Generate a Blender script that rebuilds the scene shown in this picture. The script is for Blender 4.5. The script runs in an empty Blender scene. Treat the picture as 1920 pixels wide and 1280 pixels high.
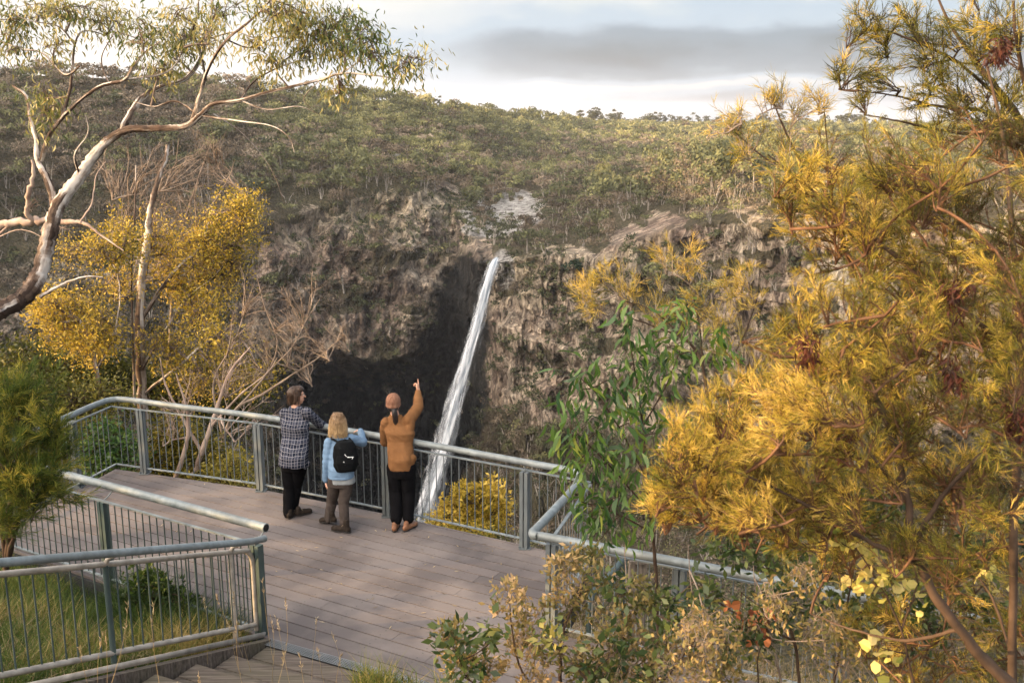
import bpy, math, random
import numpy as np
from mathutils import Vector, Matrix

# ------------------------------------------------------------------ camera, sky, sun, exposure
F = 1867.0; PITCH = math.radians(12.2); H = 4.9
C = bpy.context.scene.collection
cam_d = bpy.data.cameras.new('camera'); cam = bpy.data.objects.new('camera', cam_d); C.objects.link(cam)
cam.location = (0, 0, H); cam.rotation_euler = (math.radians(90) - PITCH, 0, 0)
cam_d.sensor_width = 36; cam_d.lens = 35.0; cam_d.clip_start = 0.1; cam_d.clip_end = 20000
cam_d.dof.use_dof = True; cam_d.dof.focus_distance = 13.0; cam_d.dof.aperture_fstop = 4.5
S = bpy.context.scene
S.camera = cam
S.view_settings.view_transform = 'Standard'; S.view_settings.look = 'None'; S.view_settings.gamma = 1
S.view_settings.exposure = 1.34
S.cycles.max_bounces = 6; S.cycles.transparent_max_bounces = 12; S.cycles.transmission_bounces = 3; S.cycles.diffuse_bounces = 3
S.cycles.use_denoising = True

SUN_EL = math.radians(11.0); SUN_AZ = math.radians(-98.0)      # azimuth from +Y towards +X
sun_dir = Vector((math.sin(SUN_AZ) * math.cos(SUN_EL), math.cos(SUN_AZ) * math.cos(SUN_EL), math.sin(SUN_EL)))
sd = bpy.data.lights.new('sun', 'SUN'); sd.energy = 5.0; sd.angle = math.radians(0.5); sd.color = (1.0, 0.63, 0.28)
so = bpy.data.objects.new('sun', sd); C.objects.link(so)
so.rotation_euler = (-sun_dir).to_track_quat('-Z', 'Y').to_euler()

w = bpy.data.worlds.new('World'); S.world = w; w.use_nodes = True
nt = w.node_tree; N = nt.nodes; L = nt.links
for n in list(N): N.remove(n)
def nd(t, **k):
    n = N.new(t)
    for a, b in k.items(): setattr(n, a, b)
    return n
out = nd('ShaderNodeOutputWorld'); bg = nd('ShaderNodeBackground'); L.new(bg.outputs[0], out.inputs[0])
bg.inputs[1].default_value = 0.068
sky = nd('ShaderNodeTexSky'); sky.sky_type = 'NISHITA'; sky.sun_disc = False
sky.sun_elevation = SUN_EL; sky.sun_rotation = SUN_AZ; sky.air_density = 1.2; sky.dust_density = 1.5
tc = nd('ShaderNodeTexCoord'); sep = nd('ShaderNodeSeparateXYZ'); L.new(tc.outputs['Generated'], sep.inputs[0])
def wm(op, a, b=None, c=None, clamp=False):
    n = nd('ShaderNodeMath', operation=op, use_clamp=clamp)
    for i, q in enumerate((a, b, c)):
        if q is None: continue
        if isinstance(q, (int, float)): n.inputs[i].default_value = q
        else: L.new(q, n.inputs[i])
    return n.outputs[0]
def wnoise(sx, sy, sz, det, off=0.0):
    m = nd('ShaderNodeMapping'); m.inputs['Scale'].default_value = (sx, sy, sz); m.inputs['Location'].default_value = (off, off * .7, off * 1.3)
    L.new(tc.outputs['Generated'], m.inputs[0])
    n = nd('ShaderNodeTexNoise'); n.inputs['Scale'].default_value = 1; n.inputs['Detail'].default_value = det; n.inputs['Roughness'].default_value = .5
    L.new(m.outputs[0], n.inputs[0]); return n.outputs[0]
def wramp(v, stops):
    r = nd('ShaderNodeValToRGB'); r.color_ramp.interpolation = 'EASE'
    while len(r.color_ramp.elements) < len(stops): r.color_ramp.elements.new(.5)
    for e, (p, c) in zip(r.color_ramp.elements, stops): e.position = p; e.color = (*c, 1) if len(c) == 3 else c
    L.new(v, r.inputs[0]); return r.outputs[0]
def wmix(f, a, b):
    m = nd('ShaderNodeMix', data_type='RGBA')
    for i, q in ((0, f), (6, a), (7, b)):
        if isinstance(q, (int, float)): m.inputs[i].default_value = q
        elif isinstance(q, tuple): m.inputs[i].default_value = (*q, 1)
        else: L.new(q, m.inputs[i])
    return m.outputs[2]
zc = sep.outputs['Z']; xc = sep.outputs['X']
n1 = wnoise(5, 5, 13, 5); n2 = wnoise(8, 8, 20, 5, 3.1); n3 = wnoise(2.2, 2.2, 9, 2, 7.7)
# elevation, wobbled by soft noise, picks the layers of the stratus deck
zz = wm('ADD', zc, wm('MULTIPLY', wm('SUBTRACT', n1, .5), .055))
layer = wramp(wm('MULTIPLY', zz, 4.0, clamp=True), [(0.0, (.62, .62, .62)), (.045, (.75, .75, .75)), (.10, (.42, .42, .42)), (.16, (.78, .78, .78)), (.205, (.34, .34, .34)), (.29, (.12, .12, .12)), (.40, (.62, .62, .62)), (.52, (.9, .9, .9))])
# the dark bank thins out to the left where the sun is
side = wramp(wm('ADD', wm('MULTIPLY', xc, 1.0), .5, clamp=True), [(.18, (1, 1, 1)), (.44, (.45, .45, .45)), (.54, (0, 0, 0))])
layer = wm('ADD', layer, wm('MULTIPLY', wm('SUBTRACT', n2, .5), .85), clamp=True)
lay = wmix(side, layer, (.93, .93, .93))
lay2 = wmix(wm('MULTIPLY', wramp(n3, [(.45, (0, 0, 0)), (.62, (1, 1, 1))]), .30), lay, (.45, .45, .45))
ccol = wramp(lay2, [(0.0, (.95, 1.3, 1.7)), (.3, (1.6, 2.15, 2.8)), (.6, (3.3, 4.1, 5.0)), (1.0, (6.7, 6.4, 6.1))])
# leave some open blue in the gaps
gap = wmix(wm('MULTIPLY', wramp(n2, [(.50, (0, 0, 0)), (.68, (1, 1, 1))]), wramp(zc, [(.08, (0, 0, 0)), (.16, (1, 1, 1))])), (0, 0, 0), (1, 1, 1))
blue = wmix(.45, sky.outputs[0], (3.3, 4.9, 6.4))
col = wmix(wm('MULTIPLY', gap, .75), ccol, blue)
# the deck thins overhead: the Nishita sky shows through
high = wmix(wramp(zc, [(.14, (0, 0, 0)), (.45, (1, 1, 1))]), col, (6.0, 6.8, 8.0))      # bright overcast overhead
high = wmix(.12, high, sky.outputs[0])
# warm glow added to the unseen sky left behind the camera, filling the cliffs
dt_ = nd('ShaderNodeVectorMath', operation='DOT_PRODUCT'); L.new(tc.outputs['Generated'], dt_.inputs[0])
ga_ = math.radians(-122); dt_.inputs[1].default_value = (math.sin(ga_) * .96, math.cos(ga_) * .96, .28)
glow = wramp(wm('MULTIPLY', dt_.outputs['Value'], 1.0, clamp=True), [(.2, (0, 0, 0)), (.6, (.35, .35, .35)), (1., (1, 1, 1))])
high = wmix(glow, high, (56.0, 48.0, 41.0))
L.new(high, bg.inputs[0])

# ------------------------------------------------------------------ helpers
rng = np.random.default_rng(7); random.seed(7)
def ray(x, y):
    u = (x - 960) / F; v = -(y - 640) / F
    return np.array([u, math.cos(PITCH) + v * math.sin(PITCH), -math.sin(PITCH) + v * math.cos(PITCH)])
CAM = np.array([0, 0, H])
def atz(x, y, z=0.0):
    d = ray(x, y); return CAM + d * ((z - H) / d[2])
def aty(x, y, Y):
    d = ray(x, y); return CAM + d * (Y / d[1])
def props(o, label=None, cat=None, group=None, kind=None):
    if label: o['label'] = label
    if cat: o['category'] = cat
    if group: o['group'] = group
    if kind: o['kind'] = kind
    return o
def empty(name, loc=(0, 0, 0), **k):
    o = bpy.data.objects.new(name, None); C.objects.link(o); o.location = loc; o.empty_display_size = .2
    return props(o, **k)

class Acc:
    """collects vertices and faces (with a per-face value) and links them as one mesh"""
    def __init__(s): s.v = []; s.f = {3: [], 4: []}; s.a = {3: [], 4: []}; s.n = 0; s.sm = True
    def add(s, v, f, a=0.5):
        v = np.asarray(v, float).reshape(-1, 3); f = np.asarray(f, int)
        if len(f) == 0: return
        k = f.shape[1]; s.f[k].append(f + s.n); s.v.append(v); s.n += len(v)
        s.a[k].append(np.broadcast_to(np.asarray(a, float), (len(f),)).copy())
    def box(s, lo, hi, a=.5):
        x0, y0, z0 = lo; x1, y1, z1 = hi
        s.add([(x0,y0,z0),(x1,y0,z0),(x1,y1,z0),(x0,y1,z0),(x0,y0,z1),(x1,y0,z1),(x1,y1,z1),(x0,y1,z1)],
              [(0,3,2,1),(4,5,6,7),(0,1,5,4),(1,2,6,5),(2,3,7,6),(3,0,4,7)], a)
    def bar(s, p, q, wd, ht, up=(0,0,1), a=.5):
        p = np.array(p, float); q = np.array(q, float); d = q - p; d /= np.linalg.norm(d)
        u = np.array(up, float); r = np.cross(d, u); r /= np.linalg.norm(r); u = np.cross(r, d)
        r = r * wd / 2; u = u * ht / 2
        s.add([p-r-u, p+r-u, p+r+u, p-r+u, q-r-u, q+r-u, q+r+u, q-r+u], [(0,1,2,3),(7,6,5,4),(0,4,5,1),(1,5,6,2),(2,6,7,3),(3,7,4,0)], a)
    def tube(s, pts, rad, n=8, a=.5, cap=True, jit=0.0):
        pts = np.asarray(pts, float); m = len(pts); rad = np.broadcast_to(np.asarray(rad, float), (m,))
        t = np.gradient(pts, axis=0); t /= np.linalg.norm(t, axis=1)[:, None] + 1e-9
        ref = np.array([0, 0, 1.]) if abs(t[0][2]) < .9 else np.array([1., 0, 0])
        r0 = np.cross(t[0], ref); r0 /= np.linalg.norm(r0)
        R = np.empty_like(pts); R[0] = r0
        for i in range(1, m):
            r = R[i-1] - t[i] * np.dot(R[i-1], t[i]); R[i] = r / (np.linalg.norm(r) + 1e-9)
        U = np.cross(t, R); ang = np.arange(n) / n * 2 * math.pi
        rr = rad[:, None] * np.ones(n)
        if jit: rr = rr * (1 + jit * rng.standard_normal((m, n)))
        V = pts[:, None] + rr[..., None] * (np.cos(ang)[None, :, None] * R[:, None] + np.sin(ang)[None, :, None] * U[:, None])
        i = np.arange(m - 1)[:, None] * n; j = np.arange(n)[None]; k = (j + 1) % n
        f = np.stack([i + j, i + k, i + n + k, i + n + j], -1).reshape(-1, 4)
        s.add(V.reshape(-1, 3), f, a)
        if cap and n > 3:
            for e, idx, sg in ((pts[0], 0, -1), (pts[-1], m - 1, 1)):
                vv = np.vstack([V[idx], e[None]]); tri = [((x + 1) % n, x, n) if sg < 0 else (x, (x + 1) % n, n) for x in range(n)]
                s.add(vv, tri, a)
    def build(s, name, mat, parent=None, smooth=None, **k):
        me = bpy.data.meshes.new(name)
        if s.n == 0: return None
        v = np.vstack(s.v); q = np.vstack(s.f[4]) if s.f[4] else np.zeros((0, 4), int); t = np.vstack(s.f[3]) if s.f[3] else np.zeros((0, 3), int)
        if parent is not None:
            v = v - np.array(parent_world(parent))
        me.vertices.add(len(v)); me.vertices.foreach_set('co', v.astype(np.float32).ravel())
        nl = q.size + t.size; me.loops.add(nl); me.loops.foreach_set('vertex_index', np.concatenate([q.ravel(), t.ravel()]).astype(np.int32))
        nf = len(q) + len(t); me.polygons.add(nf)
        st = np.concatenate([np.arange(len(q)) * 4, q.size + np.arange(len(t)) * 3]).astype(np.int32)
        me.polygons.foreach_set('loop_start', st)
        a = np.concatenate(s.a[4] + s.a[3]) if nf else np.zeros(0)
        at = me.attributes.new('var', 'FLOAT', 'FACE'); at.data.foreach_set('value', a.astype(np.float32))
        me.update(calc_edges=True)
        sm = s.sm if smooth is None else smooth
        me.polygons.foreach_set('use_smooth', np.full(nf, sm))
        me.materials.append(mat)
        o = bpy.data.objects.new(name, me); C.objects.link(o)
        if parent is not None: o.parent = parent
        return props(o, **k)
def parent_world(o):
    p = Vector(o.location)
    while o.parent: o = o.parent; p += o.location
    return p

def smooth_path(P, step=4):
    P = np.asarray(P, float); n = len(P)
    if n < 3: return np.array([P[0] + (P[-1] - P[0]) * t for t in np.linspace(0, 1, step + 1)])
    Q = np.vstack([2 * P[0] - P[1], P, 2 * P[-1] - P[-2]]); out = []
    for i in range(1, n):
        a, b, c, d = Q[i-1], Q[i], Q[i+1], Q[i+2]
        for t in np.arange(step) / step:
            out.append(.5 * (2*b + (c-a)*t + (2*a-5*b+4*c-d)*t*t + (3*b-a-3*c+d)*t**3))
    out.append(P[-1]); return np.array(out)

def hash3(i, j, k, s=0):
    n = (i * 374761393 + j * 668265263 + k * 2147483647 + s * 1274126177) & 0xffffffff
    n = ((n ^ (n >> 13)) * 1274126177) & 0xffffffff
    n = ((n ^ (n >> 16)) * 2246822519) & 0xffffffff
    return ((n ^ (n >> 15)) & 0xffffff) / float(0xffffff)
def vnoise(x, y, z, s=0):
    x, y, z = np.broadcast_arrays(np.asarray(x, float), np.asarray(y, float), np.asarray(z, float))
    i = np.floor(x).astype(np.int64); j = np.floor(y).astype(np.int64); k = np.floor(z).astype(np.int64)
    a = x - i; b = y - j; c = z - k; a = a*a*(3-2*a); b = b*b*(3-2*b); c = c*c*(3-2*c)
    r = 0
    for di in (0, 1):
        for dj in (0, 1):
            for dk in (0, 1):
                r = r + hash3(i+di, j+dj, k+dk, s) * (a if di else 1-a) * (b if dj else 1-b) * (c if dk else 1-c)
    return r
def fbm(x, y, z, o=4, s=0, g=.5):
    r = 0; A = 1; T = 0
    for q in range(o):
        r = r + A * vnoise(x * 2**q, y * 2**q, z * 2**q, s + q * 17); T += A; A *= g
    return r / T

# ------------------------------------------------------------------ materials
class M:
    def __init__(s, name, rough=.8, spec=.3, metal=0.0):
        s.m = bpy.data.materials.new(name); s.m.use_nodes = True; s.t = s.m.node_tree; s.N = s.t.nodes; s.L = s.t.links
        s.b = s.N['Principled BSDF']; s.b.inputs['Roughness'].default_value = rough; s.b.inputs['Metallic'].default_value = metal
        s.b.inputs['Specular IOR Level'].default_value = spec; s.tc = s.N.new('ShaderNodeTexCoord')
    def put(s, sock, v):
        if isinstance(v, tuple): sock.default_value = (*v, 1) if len(v) == 3 and len(sock.default_value) == 4 else v
        elif isinstance(v, (int, float)): sock.default_value = v
        else: s.L.new(v, sock)
    def noise(s, sc, det=4, st=(1, 1, 1), rough=.55, off=0, rot=(0, 0, 0), coord='Object'):
        m = s.N.new('ShaderNodeMapping'); m.inputs['Scale'].default_value = st; m.inputs['Location'].default_value = (off, off, off); m.inputs['Rotation'].default_value = rot
        s.L.new(s.tc.outputs[coord], m.inputs[0]); n = s.N.new('ShaderNodeTexNoise')
        n.inputs['Scale'].default_value = sc; n.inputs['Detail'].default_value = det; n.inputs['Roughness'].default_value = rough
        s.L.new(m.outputs[0], n.inputs[0]); return n.outputs[0]
    def math(s, op, a, b=0.0, clamp=False):
        n = s.N.new('ShaderNodeMath'); n.operation = op; n.use_clamp = clamp; s.put(n.inputs[0], a); s.put(n.inputs[1], b); return n.outputs[0]
    def ramp(s, v, stops, interp='LINEAR'):
        r = s.N.new('ShaderNodeValToRGB'); r.color_ramp.interpolation = interp; e = r.color_ramp.elements
        while len(e) < len(stops): e.new(.5)
        for x, (p, c) in zip(e, stops):
            x.position = p; x.color = (c, c, c, 1) if isinstance(c, (int, float)) else (*c, 1)
        s.L.new(v, r.inputs[0]); return r.outputs[0]
    def mix(s, f, a, b, mode='MIX'):
        n = s.N.new('ShaderNodeMix'); n.data_type = 'RGBA'; n.blend_type = mode
        s.put(n.inputs[0], f); s.put(n.inputs[6], a); s.put(n.inputs[7], b); return n.outputs[2]
    def attr(s, name='var', o=2):
        n = s.N.new('ShaderNodeAttribute'); n.attribute_name = name; return n.outputs[o]
    def bump(s, h, st=.3, dist=.02):
        n = s.N.new('ShaderNodeBump'); n.inputs['Strength'].default_value = st; n.inputs['Distance'].default_value = dist
        s.L.new(h, n.inputs['Height']); s.L.new(n.outputs[0], s.b.inputs['Normal']); return s
    def col(s, v): s.put(s.b.inputs['Base Color'], v); return s
def leaf_mat(name, stops, trans=.45, rough=.5, spec=.25):
    """leaf colour by the value stored on each leaf, thin enough to let light through"""
    m = M(name, rough, spec); c = m.ramp(m.attr(), stops); m.col(c)
    tr = m.N.new('ShaderNodeBsdfTranslucent'); m.L.new(c, tr.inputs[0]); mx = m.N.new('ShaderNodeMixShader'); mx.inputs[0].default_value = trans
    o = m.N['Material Output']; m.L.new(m.b.outputs[0], mx.inputs[1]); m.L.new(tr.outputs[0], mx.inputs[2]); m.L.new(mx.outputs[0], o.inputs[0])
    return m.m
def flat(name, c, rough=.8, spec=.3, metal=0.0, var=.25, sc=6, bump=0.0, dist=.01):
    m = M(name, rough, spec, metal); n = m.noise(sc, 5)
    m.col(m.mix(m.ramp(n, [(.3, 0.), (.7, 1.)]), tuple(x * (1 - var) for x in c), tuple(min(1, x * (1 + var)) for x in c)))
    if bump: m.bump(n, bump, dist)
    return m.m

# galvanised steel: mottled zinc, a little dirt
g = M('galvanised_steel', .6, .4, .35); a = g.noise(14, 5); b = g.noise(2.2, 4, off=3)
g.col(g.mix(g.ramp(b, [(.42, 0.), (.72, .6)]), g.ramp(a, [(.3, (.14, .168, .175)), (.7, (.26, .295, .305))]), (.12, .125, .115)))
g.put(g.b.inputs['Roughness'], g.ramp(a, [(.3, .52), (.7, .68)])); g.bump(a, .12, .004); MET = g.m
g = M('dull_zinc_post', .6, .4, .4); a = g.noise(8, 5, (1, 1, .3)); g.col(g.ramp(a, [(.3, (.10, .118, .125)), (.7, (.17, .195, .205))])); g.bump(a, .15, .004); POST = g.m
g = M('dark_green_steel', .5, .4, .2); a = g.noise(8, 5, (1, 1, .3)); g.col(g.ramp(a, [(.3, (.035, .055, .055)), (.7, (.07, .10, .095))])); g.bump(a, .15, .004); DARKMET = g.m
g = M('pale_worn_pipe', .6, .4, .25); a = g.noise(9, 5); g.col(g.ramp(a, [(.32, (.24, .22, .19)), (.68, (.42, .38, .33))])); g.bump(a, .15, .004); WORN = g.m
# deck boards
bang = math.atan2(-.48, .877)
g = M('weathered_deck_board', .72, .35)
v = g.attr(); gr = g.noise(3.0, 7, (1, 38, 4), rot=(0, 0, -bang)); blot = g.noise(1.1, 5, off=2.0); fine = g.noise(40, 3, (1, 6, 1), rot=(0, 0, -bang))
c = g.ramp(v, [(0.0, (.064, .055, .054)), (.5, (.086, .074, .072)), (1.0, (.115, .099, .095))])
c = g.mix(g.math('MULTIPLY', g.ramp(gr, [(.35, 0.), (.75, 1.)]), .5), c, (.095, .080, .076))
c = g.mix(g.math('MULTIPLY', g.ramp(blot, [(.42, 0.), (.60, 1.)]), .65), c, (.185, .158, .144))
c = g.mix(g.math('MULTIPLY', g.ramp(fine, [(.62, 0.), (.8, 1.)]), .4), c, (.22, .20, .18))
g.col(c); g.bump(g.math('ADD', gr, g.math('MULTIPLY', fine, .5)), .35, .004); BOARD = g.m
g = M('old_sleeper_timber', .85, .2); gr = g.noise(2.5, 8, (1, 22, 6), rot=(0, 0, -bang)); bl = g.noise(2.2, 4, off=5)
c = g.ramp(gr, [(.3, (.04, .033, .028)), (.55, (.11, .09, .075)), (.8, (.20, .17, .14))])
g.col(g.mix(g.math('MULTIPLY', g.ramp(bl, [(.45, 0.), (.7, 1.)]), .5), c, (.09, .085, .05))); g.bump(gr, .7, .012); SLEEPER = g.m
g = M('split_timber_post', .85, .2); gr = g.noise(2.5, 8, (14, 14, 1)); g.col(g.ramp(gr, [(.3, (.07, .06, .05)), (.6, (.20, .17, .14)), (.8, (.33, .28, .23))])); g.bump(gr, .7, .01); TPOST = g.m

# ------------------------------------------------------------------ the gorge: one sheet from below the lookout to the horizon
# each column: bearing, then (elevation, distance) rows from the far plateau down to the near side of the gorge
def pxcol(x, rows):
    r = []
    for y, d in rows:
        q = ray(x, y); r.append((math.atan2(q[2], math.hypot(q[0], q[1])), d))
    q = ray(x, 600); return (math.atan2(q[0], q[1]), r)
def azcol(az, rows): return (math.radians(az), [(math.radians(e), d) for e, d in rows])
cols = [
 azcol(-125, [(6,900),(8,380),(6,330),(3,280),(-1,240),(-6,200),(-12,160),(-20,120),(-26,90),(-34,60)]),
 azcol(-95, [(7,1000),(9.0,400),(7,350),(4,310),(0,270),(-4,240),(-10,210),(-18,160),(-26,100),(-34,60)]),  # unseen crest left of view, raised to shade the gorge
 azcol(-62, [(6,1000),(8.6,450),(6,400),(2.5,350),(-1,310),(-4,290),(-8,260),(-14,220),(-24,120),(-34,60)]),
 azcol(-45, [(4,1000),(6.6,460),(4,410),(1,360),(-2,320),(-5,300),(-9,280),(-14,240),(-24,130),(-34,60)]),
 pxcol(0,   [(160,1100),(138,460),(220,410),(330,370),(450,335),(560,315),(660,300),(780,285),(1050,200),(1420,70)]),
 pxcol(300, [(175,1150),(150,500),(220,450),(300,405),(420,360),(520,342),(640,330),(800,315),(1050,215),(1420,70)]),
 pxcol(450, [(190,1200),(160,540),(230,480),(300,425),(400,375),(520,352),(640,342),(830,330),(1050,220),(1420,70)]),
 pxcol(540, [(195,1200),(172,570),(240,500),(310,440),(410,385),(520,362),(680,350),(700,395),(1000,385),(1420,80)]),
 pxcol(620, [(200,1300),(180,590),(245,515),(310,455),(385,405),(520,372),(650,352),(720,415),(1000,400),(1420,80)]),
 pxcol(700, [(205,1400),(186,620),(250,530),(310,465),(352,425),(480,385),(682,352),(725,425),(1000,410),(1420,80)]),
 pxcol(780, [(215,1500),(192,650),(250,560),(310,480),(350,430),(480,392),(660,365),(720,420),(1000,405),(1420,80)]),
 pxcol(850, [(225,1600),(205,700),(260,590),(320,500),(385,450),(480,410),(600,395),(700,400),(1000,380),(1420,80)]),
 pxcol(900, [(235,1900),(213,780),(262,640),(330,520),(425,410),(492,358),(600,362),(700,365),(1000,345),(1420,80)]),
 pxcol(935, [(237,2400),(218,850),(265,680),(345,510),(440,390),(492,330),(600,334),(700,334),(1000,325),(1420,80)]),
 pxcol(1010,[(238,3200),(222,950),(270,700),(350,500),(430,380),(480,318),(600,312),(750,308),(1000,290),(1420,80)]),
 pxcol(1100,[(238,4500),(233,1250),(270,760),(350,480),(420,365),(475,305),(600,295),(750,285),(1000,260),(1420,75)]),
 pxcol(1210,[(238,6000),(236,1500),(268,850),(330,520),(385,350),(440,290),(600,275),(750,262),(1000,235),(1420,70)]),
 pxcol(1330,[(238,7000),(236,1600),(262,900),(300,560),(340,340),(415,272),(600,258),(750,245),(1000,215),(1420,70)]),
 pxcol(1480,[(238,7000),(236,1600),(262,850),(300,520),(345,330),(400,258),(600,240),(750,228),(1000,200),(1420,65)]),
 pxcol(1700,[(238,7000),(236,1500),(262,800),(310,460),(350,310),(400,242),(600,222),(750,210),(1000,180),(1420,60)]),
 pxcol(1950,[(238,7000),(236,1500),(262,800),(310,440),(350,290),(400,230),(600,208),(750,195),(1000,170),(1420,60)]),
 azcol(45, [(-.05,7000),(0,1500),(-1,800),(-2,420),(-3,270),(-5,215),(-10,195),(-15,180),(-20,150),(-32,55)]),
 azcol(75, [(-.05,7000),(0,1500),(-.5,800),(-1,420),(-2,270),(-4,215),(-9,190),(-14,170),(-20,140),(-32,50)]),
]
CA = np.array([c[0] for c in cols]); CE = np.array([[r[0] for r in c[1]] for c in cols]); CD = np.array([[r[1] for r in c[1]] for c in cols])
fine = np.arange(math.radians(-31), math.radians(31), math.radians(62 / 760))
AZ = np.concatenate([np.linspace(CA[0], fine[0], 90)[:-1], fine, np.linspace(fine[-1], CA[-1], 60)[1:]])
seg = [10, 34, 34, 40, 62, 74, 62, 62, 16]
V = np.concatenate([i + np.arange(n) / n for i, n in enumerate(seg)] + [[9.0]])
def cinterp(A):
    """over bearing, linear then lightly smoothed; over rows, linear"""
    B = np.stack([np.interp(AZ, CA, A[:, k]) for k in range(A.shape[1])], 1)
    kw = 9; ker = np.hanning(kw + 2)[1:-1]; ker /= ker.sum()
    P = np.pad(B, ((kw // 2, kw // 2), (0, 0)), mode='edge')
    B = np.stack([np.convolve(P[:, k], ker, 'valid') for k in range(B.shape[1])], 1)
    i = np.minimum(V.astype(int), 8); t = V - i
    return B[:, i] * (1 - t) + B[:, i + 1] * t
EL = cinterp(CE); LD = cinterp(np.log(CD)); D = np.exp(LD)
AZg = AZ[:, None] + 0 * EL
def world(az, el, d): return np.stack([np.sin(az) * d, np.cos(az) * d, H + np.tan(el) * d], -1)
def topx(P):
    p = P - CAM; f = p[..., 1] * math.cos(PITCH) - p[..., 2] * math.sin(PITCH); v = p[..., 1] * math.sin(PITCH) + p[..., 2] * math.cos(PITCH)
    f = np.where(f < 1, 1e-3, f); return 960 + F * p[..., 0] / f, 640 - F * v / f
G0 = world(AZg, EL, D); XP, YP = topx(G0)
XP = np.where(np.abs(AZg) > math.radians(60), np.sign(AZg) * 9000, XP)
arc = AZg * D
def sst(a, b, x): t = np.clip((x - a) / (b - a), 0, 1); return t * t * (3 - 2 * t)
nz1 = fbm(XP / 70, YP / 70, 0, 4, 3); nz2 = fbm(XP / 22, YP / 22, 0, 4, 5)
top = np.interp(XP, [-500, 300, 480, 560, 640, 740, 830, 900, 925, 1000, 1100, 1200, 1330, 1450, 2400], [470, 470, 440, 415, 385, 352, 352, 395, 480, 470, 462, 440, 405, 392, 392])
base_r = np.interp(XP, [-500, 380, 500, 580, 2500], [.42, .40, .55, 1, 1])
rock = sst(-28, 26, YP - top + (nz1 - .5) * 90 + (nz2 - .5) * 50) * base_r
rock = np.clip(rock - sst(.59, .70, fbm(XP / 60 + 9, YP / 34, 0, 4, 21)) * .8, 0, 1)
# pale, water-worn rock round the upper cascades
casc = np.exp(-(((XP - 940 - (YP - 400) * -.6) / 66) ** 2 + ((YP - 404) / 36) ** 2)) * 2.2 * sst(.28, .50, nz2)
rim2 = np.exp(-(((XP - 990) / 45) ** 2 + ((YP - 366 - (XP - 990) * .3) / 7) ** 2))
pale = np.clip(np.maximum(casc, rim2), 0, 1); rock = np.maximum(rock, pale)
pale = np.maximum(pale, .8 * np.exp(-(((XP - 945 - (YP - 520) * .1) / 26) ** 2 + ((YP - 505) / 50) ** 2)))
# shade of the plunge recess painted black, together with wet rock beside the fall
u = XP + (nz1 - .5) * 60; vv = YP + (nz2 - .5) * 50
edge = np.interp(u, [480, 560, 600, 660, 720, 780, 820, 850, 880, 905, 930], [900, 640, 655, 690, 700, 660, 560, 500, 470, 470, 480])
wet_shade = sst(-55, 60, vv - edge + (nz2 - .5) * 60) * sst(480, 600, u) * (1 - sst(-22, 14, u - np.interp(YP, [480, 700, 800, 900, 1000], [925, 925, 915, 880, 850])))
wet_shade = np.maximum(wet_shade, .75 * np.exp(-(((u - 700) / 30) ** 2)) * sst(480, 520, vv) * sst(.5, .7, nz1))
meadow = np.clip(sst(1180, 1230, XP) * sst(250, 256, YP) * (1 - sst(266, 276, YP)) * 1.2, 0, 1)
rock = rock * (1 - sst(6.9, 7.5, V))[None]
cl = (sst(-28, 40, YP - top) * base_r) * sst(3.3, 4.0, V)[None] * (1 - sst(8, 8.6, V))[None]
Zr = G0[..., 2]
# basalt columns, buttresses, ledges
col1 = fbm(arc / 9, Zr / 60, D / 60, 3, 31); col2 = 1 - np.abs(2 * fbm(arc / 4.2, Zr / 45, 0, 3, 37) - 1); butt = fbm(arc / 38, Zr / 90, 0, 3, 41)
led = fbm(arc / 60, Zr / 7, 0, 3, 43)
D2 = D - cl * ((butt - .5) * 44 + (col1 - .5) * 12 + (col2 - .5) * 5 + (np.abs(fbm(arc / 6, Zr / 7, 5, 3, 45) - .5) * 2) * 9 + (led - .5) * 11 + (fbm(arc / 1.9, Zr / 5, 0, 4, 47) - .5) * 7 + (np.round(fbm(arc / 7, Zr / 16, 2, 2, 48) * 9) / 9 - .5) * 16 + (fbm(arc / 12, Zr / 10, 3, 4, 49) - .5) * 10)
D2 -= (1 - cl) * (fbm(arc / 40, D / 40, 0, 4, 51) - .5) * 22 * sst(2, 3, V)[None] * (1 - sst(8, 9, V))[None]
ELn = EL + (1 - cl) * (fbm(arc / 60, D / 60, 0, 3, 53) - .5) * .008 * (1 - sst(8.3, 9, V))[None] * sst(.6, 1.0, V)[None] * sst(1400, 900, D) if False else EL
G = world(AZg, ELn, D2)
nc, nr = EL.shape
i = np.arange(nc - 1)[:, None] * nr; j = np.arange(nr - 1)[None]
fq = np.stack([i + j, i + j + 1, i + nr + j + 1, i + nr + j], -1).reshape(-1, 4)
A = Acc(); A.add(G.reshape(-1, 3), fq)
g = M('gorge_rock_and_scrub', .92, .12)
def vcol(me, name, arr):
    a = me.attributes.new(name, 'FLOAT', 'POINT'); a.data.foreach_set('value', arr.astype(np.float32).ravel())
rk = g.attr('rock'); wt = g.attr('wet_shade'); pl = g.attr('pale'); md = g.attr('meadow')
st = g.noise(.30, 10, (1, 1, .45), .72); st2 = g.noise(.75, 7, (1, 1, .22), .68, off=4); hz = g.noise(.05, 5, (1, 1, 3.2), .6, off=9); big = g.noise(.018, 4, off=2); fn = g.noise(.9, 5, (1, 1, .6), .65, off=7)
sbig = g.noise(.055, 7, (1, 1, .55), .6, off=21); sm_ = g.math('ADD', g.math('MULTIPLY', st, .55), g.math('MULTIPLY', sbig, .45))
rc = g.ramp(sm_, [(.39, (.06, .048, .038)), (.45, (.23, .185, .145)), (.515, (.47, .39, .30)), (.59, (.70, .60, .47))])
rc = g.mix(g.math('MULTIPLY', g.ramp(st2, [(.36, 1.), (.50, 0.)]), .55), rc, (.045, .04, .036))
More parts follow.
